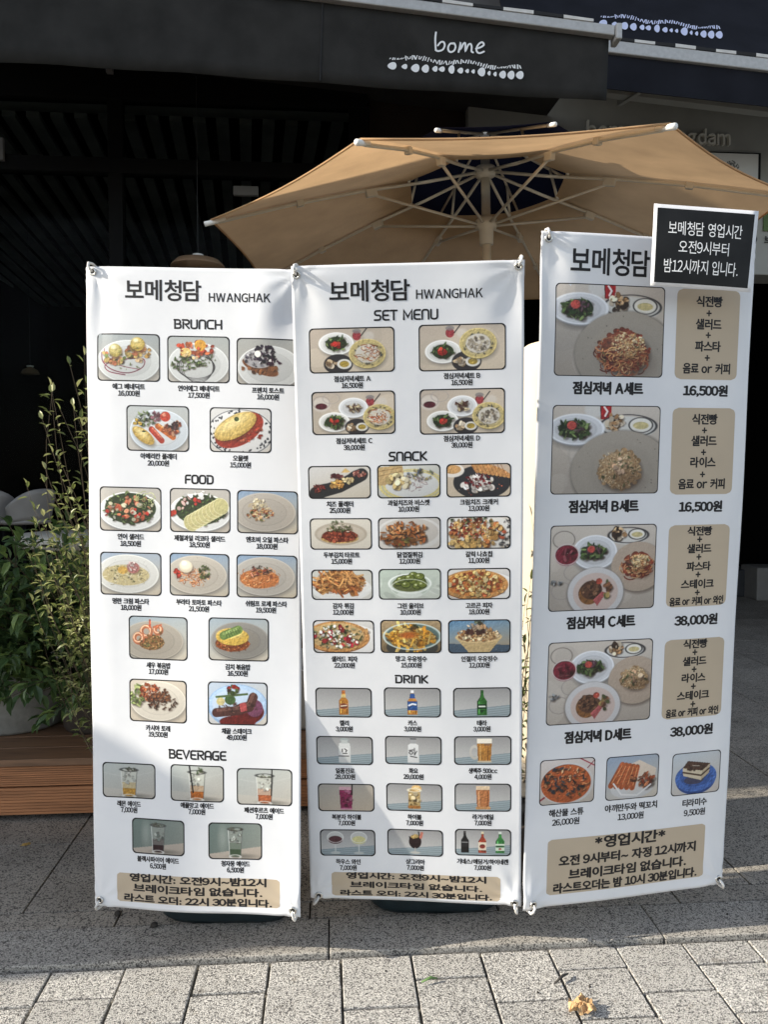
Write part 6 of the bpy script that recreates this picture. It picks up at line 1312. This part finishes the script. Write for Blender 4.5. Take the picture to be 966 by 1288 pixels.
# cream covered column between second and third banner
cc = at(722, 600, 2.85)
cv = thing('covered_heater', 'cream fabric cover over a tall column between the banners', 'covered column', (cc.x, cc.y, 0))
zt2 = at(690, 417, 2.65).z
m = M(); prof = [(0.235, 0.36), (0.25, 0.40), (0.252, 0.9), (0.248, 1.4), (0.24, zt2 - 0.12), (0.225, zt2 - 0.05), (0.18, zt2 - 0.015), (0.10, zt2), (0.01, zt2 + 0.004)]
m.lathe(prof, n=48); o = m.build('cover', MAT['cream'], cv, True)
for v_ in o.data.vertices:
    a = math.atan2(v_.co.y, v_.co.x); k = 1 + 0.012 * math.sin(a * 7 + v_.co.z * 3) + 0.008 * math.sin(a * 13 - v_.co.z * 6); v_.co.x *= k; v_.co.y *= k
M().box(-0.26, 0.26, -0.26, 0.26, 0.285, 0.355).build('concrete_slab', MAT['concrete'], cv, bevel=0.008)
M().box(-0.24, 0.24, -0.24, 0.24, 0.006, 0.283).build('base_box', MAT['dkplastic'], cv, bevel=0.01)
# ribbed planter glimpsed between first and second banner
rp = at(386, 890, 3.55)
m = M(); n = 72; m.lathe([(0.17, 0), (0.19, 0.02), (0.22, 0.27), (0.225, 0.28), (0.20, 0.28), (0.19, 0.24)], n=n); o = m.build('ribbed_planter', MAT['rib'], None, True, loc=(rp.x, rp.y, zd))
for v_ in o.data.vertices:
    a = math.atan2(v_.co.y, v_.co.x); k = 1 + 0.014 * math.cos(a * 24); v_.co.x *= k; v_.co.y *= k
tag(o, 'pale ribbed planter on the deck in the gap between banners', 'planter')

# ------------------------------------------------------------------ furniture on the deck
def bar_chair(name, label, loc, rz):
    t = thing(name, label, 'chair', loc, rz, 'white shell chairs by the glass')
    n = 14; m = M(); V = []; F = []
    for j in range(7):
        z = 0.80 + 0.20 * j / 6
        for i in range(n + 1):
            a = PI * (0.08 + 0.84 * i / n); cut = (1 - math.sin(a)) ** 1.3; zz = 0.78 + (z - 0.78) * (1 - 0.75 * cut)
            rr = 0.17 + 0.03 * (j / 6)
            V.append((rr * math.cos(a), rr * math.sin(a) * 0.9, zz))
    for j in range(6):
        for i in range(n): F.append((j * (n + 1) + i, j * (n + 1) + i + 1, (j + 1) * (n + 1) + i + 1, (j + 1) * (n + 1) + i))
    m.add(V, F); b = m.build('backrest', MAT['chair'], t, True); md = b.modifiers.new('thickness', 'SOLIDIFY'); md.thickness = 0.012
    M().lathe([(0.02, 0.77), (0.15, 0.775), (0.17, 0.79), (0.16, 0.805), (0.02, 0.80)], n=24).build('seat', MAT['chair'], t, True)
    for a in (45, 135, 225, 315):
        c, s_ = math.cos(R(a)), math.sin(R(a)); M().tube([(0.14 * c, 0.14 * s_, 0.775), (0.22 * c, 0.22 * s_, 0.0)], [0.012, 0.010], 8).build('leg', MAT['mullion'], t, True)
    return t
ca = at(30, 640, 4.95); bar_chair('bar_chair', 'white shell bar chair beside the table, its curved back facing out', (ca.x, ca.y, zd + 0.05), R(250))
ca = at(-16, 640, 4.9); bar_chair('bar_chair', 'white shell bar chair cut by the left picture edge', (ca.x, ca.y, zd + 0.05), R(200))
ta = at(108, 672, 4.2)
tb = thing('round_table', 'pale round bar table behind the shrubs', 'table', (ta.x, ta.y, zd))
hz = at(70, 676, 3.9).z - zd
M().lathe([(0.30, hz - 0.07), (0.345, hz - 0.06), (0.36, hz - 0.01), (0.35, hz), (0.01, hz + 0.001)], n=48).build('table_top', MAT['tabletop'], tb, True)
M().tube([(0, 0, 0.02), (0, 0, hz - 0.07)], 0.035, 16).build('table_leg', MAT['mullion'], tb, True)
M().lathe([(0.22, 0), (0.22, 0.012), (0.04, 0.03)], n=32).build('table_foot', MAT['mullion'], tb, True)
sa = at(100, 755, 4.0)
sb = thing('round_stool', 'grey round stool under the bar table', 'stool', (sa.x, sa.y, zd)); hz2 = at(95, 738, 4.0).z - zd
M().lathe([(0.2, hz2 - 0.06), (0.23, hz2 - 0.05), (0.23, hz2 - 0.01), (0.2, hz2), (0.01, hz2 + 0.01)], n=32).build('seat', MAT['chair'], sb, True)
for a in (30, 150, 270): M().tube([(0.15 * math.cos(R(a)), 0.15 * math.sin(R(a)), hz2 - 0.06), (0.2 * math.cos(R(a)), 0.2 * math.sin(R(a)), 0)], 0.011, 8).build('leg', MAT['mullion'], sb, True)
# pendant lamps inside
def pendant(label, px, py, d, r_):
    c = at(px, py, d); t = thing('pendant_lamp', label, 'lamp', c, 0, 'pendant lamps behind the glass')
    M().lathe([(r_, -0.03), (r_ * 0.98, -0.02), (r_ * 0.8, 0.012), (r_ * 0.3, 0.035), (0.02, 0.04)], n=40).build('lamp_shade', MAT['lampshade'], t, True)
    M().lathe([(0.03, 0.04), (0.035, 0.052), (0.01, 0.056)], n=16).build('lamp_cap', MAT['cap'], t, True)
    M().tube([(0, 0, 0.05), (0, 0, 3.93 - c.z)], 0.002, 6).build('cord', MAT['rod'], t)
pendant('wide tan pendant lamp shade just above the left banner', 249, 331, 5.0, 0.172)
pendant('small tan pendant lamp far inside at left', 38, 467, 7.6, 0.085)
# small white boxes on the facade
def wbox(name, label, px, py, w, h, cat):
    q = ats(px, py, YF - 0.05); k = YF / FPX
    o = M().box(-w * k / 2, w * k / 2, 0, 0.035, -h * k / 2, h * k / 2).build(name, MAT['stucco'], None, bevel=0.004)
    c, s_ = math.cos(STREET), math.sin(STREET); o.location = (q.x * c - q.y * s_, q.x * s_ + q.y * c, q.z); o.rotation_euler[2] = STREET
    return tag(o, label, cat)
wbox('sensor_box', 'small pale sensor box on the window crossbar near the parasol', 309, 240, 30, 11, 'sensor')
wbox('alarm_box', 'tiny pale alarm box under the awning skirt', 137, 88, 8, 6, 'alarm')
wbox('door_plate', 'pale plate at the left end of the window crossbar', -2, 187, 10, 26, 'sign')
# white boxes on the floor far inside at right
def crate(name, label, px, py, d, w, h, mat, cat):
    q = at(px, py, d); k = d / FPX; o = M().box(-w * k / 2, w * k / 2, 0, 0.4, 0.0, h * k).build(name, mat, None, bevel=0.012, loc=(q.x, q.y, 0.006)); return tag(o, label, cat)
crate('storage_tub', 'pale plastic tub on the floor deep inside the shop', 975, 742, 8.6, 46, 42, MAT['chair'], 'tub')
crate('low_chest', 'low grey chest beside the tub deep inside the shop', 925, 742, 8.9, 60, 34, MAT['dkplastic'], 'chest')

# ------------------------------------------------------------------ small things on the ground
def crumple(name, label, px, py, size, mat, seed, ry=1.0, curl=0.35):
    q = at(px, py, 1.0); k = (EYE - 0.0) / (EYE - q.z); q = Vector((q.x * k, q.y * k, 0.0))
    r = random.Random(seed); n = 44; V = [(0, 0, size * 0.22)]; rings = 6
    for j in range(1, rings + 1):
        for i in range(n):
            a = 2 * PI * i / n; lob = 0.80 + 0.10 * math.cos(3 * a + 0.4) + 0.08 * math.cos(8 * a) + 0.05 * math.cos(13 * a) + 0.04 * r.uniform(-1, 1); rr = size * 0.5 * lob * j / rings
            V.append((rr * math.cos(a), rr * math.sin(a) * ry, max(0.003, size * (0.20 - 0.10 * (j / rings)) + size * curl * 0.35 * math.sin(5 * a + j) * (j / rings) + size * 0.05 * r.uniform(-1, 1))))
    F = [(0, 1 + i, 1 + (i + 1) % n) for i in range(n)]
    for j in range(rings - 1):
        for i in range(n): F.append((1 + j * n + i, 1 + (j + 1) * n + i, 1 + (j + 1) * n + (i + 1) % n, 1 + j * n + (i + 1) % n))
    m = M(); m.add(V, F); o = m.build(name, mat, None, False, loc=q, rz=r.uniform(0, 6)); return tag(o, label, 'leaf')
crumple('dry_leaf', 'crumpled dry orange brown leaf on the front pavers', 732, 1268, 0.088, MAT['dryleaf'], 3, 0.85)
crumple('fallen_leaf', 'small flat yellow leaf on the paving near the deck', 33, 1063, 0.045, MAT['yellowleaf'], 4, 0.5, 0.1)
crumple('curled_leaf', 'tan curled leaf lying beside the left banner foot', 270, 1158, 0.035, MAT['yellowleaf'], 9, 0.4, 0.5)
def pebble(label, px, py, s):
    q = at(px, py, 1.0); k = EYE / (EYE - q.z); m = M(); m.lathe([(0.2 * s, 0), (s, 0.4 * s), (0.8 * s, s), (0.2 * s, 1.3 * s)], n=12); o = m.build('seed_pod', MAT['pebble'], None, True, loc=(q.x * k, q.y * k, 0.006)); return tag(o, label, 'seed pod')
pebble('dark seed pod on the paving under the left banner corner', 148, 1153, 0.011); pebble('dark round seed pod on the kerb near the banner foot', 194, 1168, 0.012)
def strip(name, label, px0, py0, px1, py1, r_, mat, cat, z=0.003):
    a, b = at(px0, py0, 1.0), at(px1, py1, 1.0); ka, kb_ = EYE / (EYE - a.z), EYE / (EYE - b.z); a = Vector((a.x * ka, a.y * ka, z)); b = Vector((b.x * kb_, b.y * kb_, z)); o = (a + b) / 2; mid = (a + b) / 2 + Vector((0.004, 0.003, 0.006))
    t = M().tube([a - o, mid - o, b - o], [r_ * 0.5, r_, r_ * 0.4], 6).build(name, mat, None, True, loc=o); return tag(t, label, cat)
strip('grass_blade', 'bright green blade of grass on the pavers', 530, 1236, 550, 1231, 0.004, MAT['blade'], 'blade'); strip('dark_twig', 'short dark twig on the pavers', 697, 1238, 715, 1225, 0.0045, MAT['twig'], 'twig')

# ------------------------------------------------------------------ blocks added outside the frame to shade the shop front
occluder = thing('shade_wall', 'added plain grey wing of the building left of the cafe', 'building', (0, 0, 0), 0)  # unseen wall added to shade the facade and the far canopy
wx, wy = -4.6, 2.24
M().box(-14, wx, wy, 7.5, 0, 9.5).build('wall', MAT['stucco'], occluder); M().box(-14.1, wx + 0.1, wy - 0.1, 7.6, 9.503, 9.75).build('wall_cap', MAT['concrete'], occluder)
blk = thing('shade_block', 'added low kiosk further along the pavement', 'blocker', (-7.0, 0, 0), 0)  # unseen block added to shade the left kerb and lower first banner
M().box(-0.9, 1.0, 1.175, 2.1, 0, 3.25).build('wall', MAT['stucco'], blk); M().box(-1.0, 1.0, 1.175, 2.12, 3.253, 3.33).build('roof', MAT['concrete'], blk)
g = M(); r = random.Random(21)
for i in range(420):
    p = st(gp(r.uniform(-60, 1030), r.uniform(1150, 1300))); a = r.uniform(0.0008, 0.0026) * (2.2 if r.random() < 0.04 else 1); z = 0.006 if p.y > 2.18 else -0.006
    q = [(p.x + a * math.cos(t) * r.uniform(0.7, 1.3), p.y + a * math.sin(t) * r.uniform(0.7, 1.3), z) for t in (0.3, 2.2, 4.2)]
    g.add(q + [(p.x, p.y, z + a * 1.1)], [(0, 1, 3), (1, 2, 3), (2, 0, 3), (0, 2, 1)])
o = g.build('paving_grit', MAT['pebble'], None, rz=STREET); o['kind'] = 'stuff'
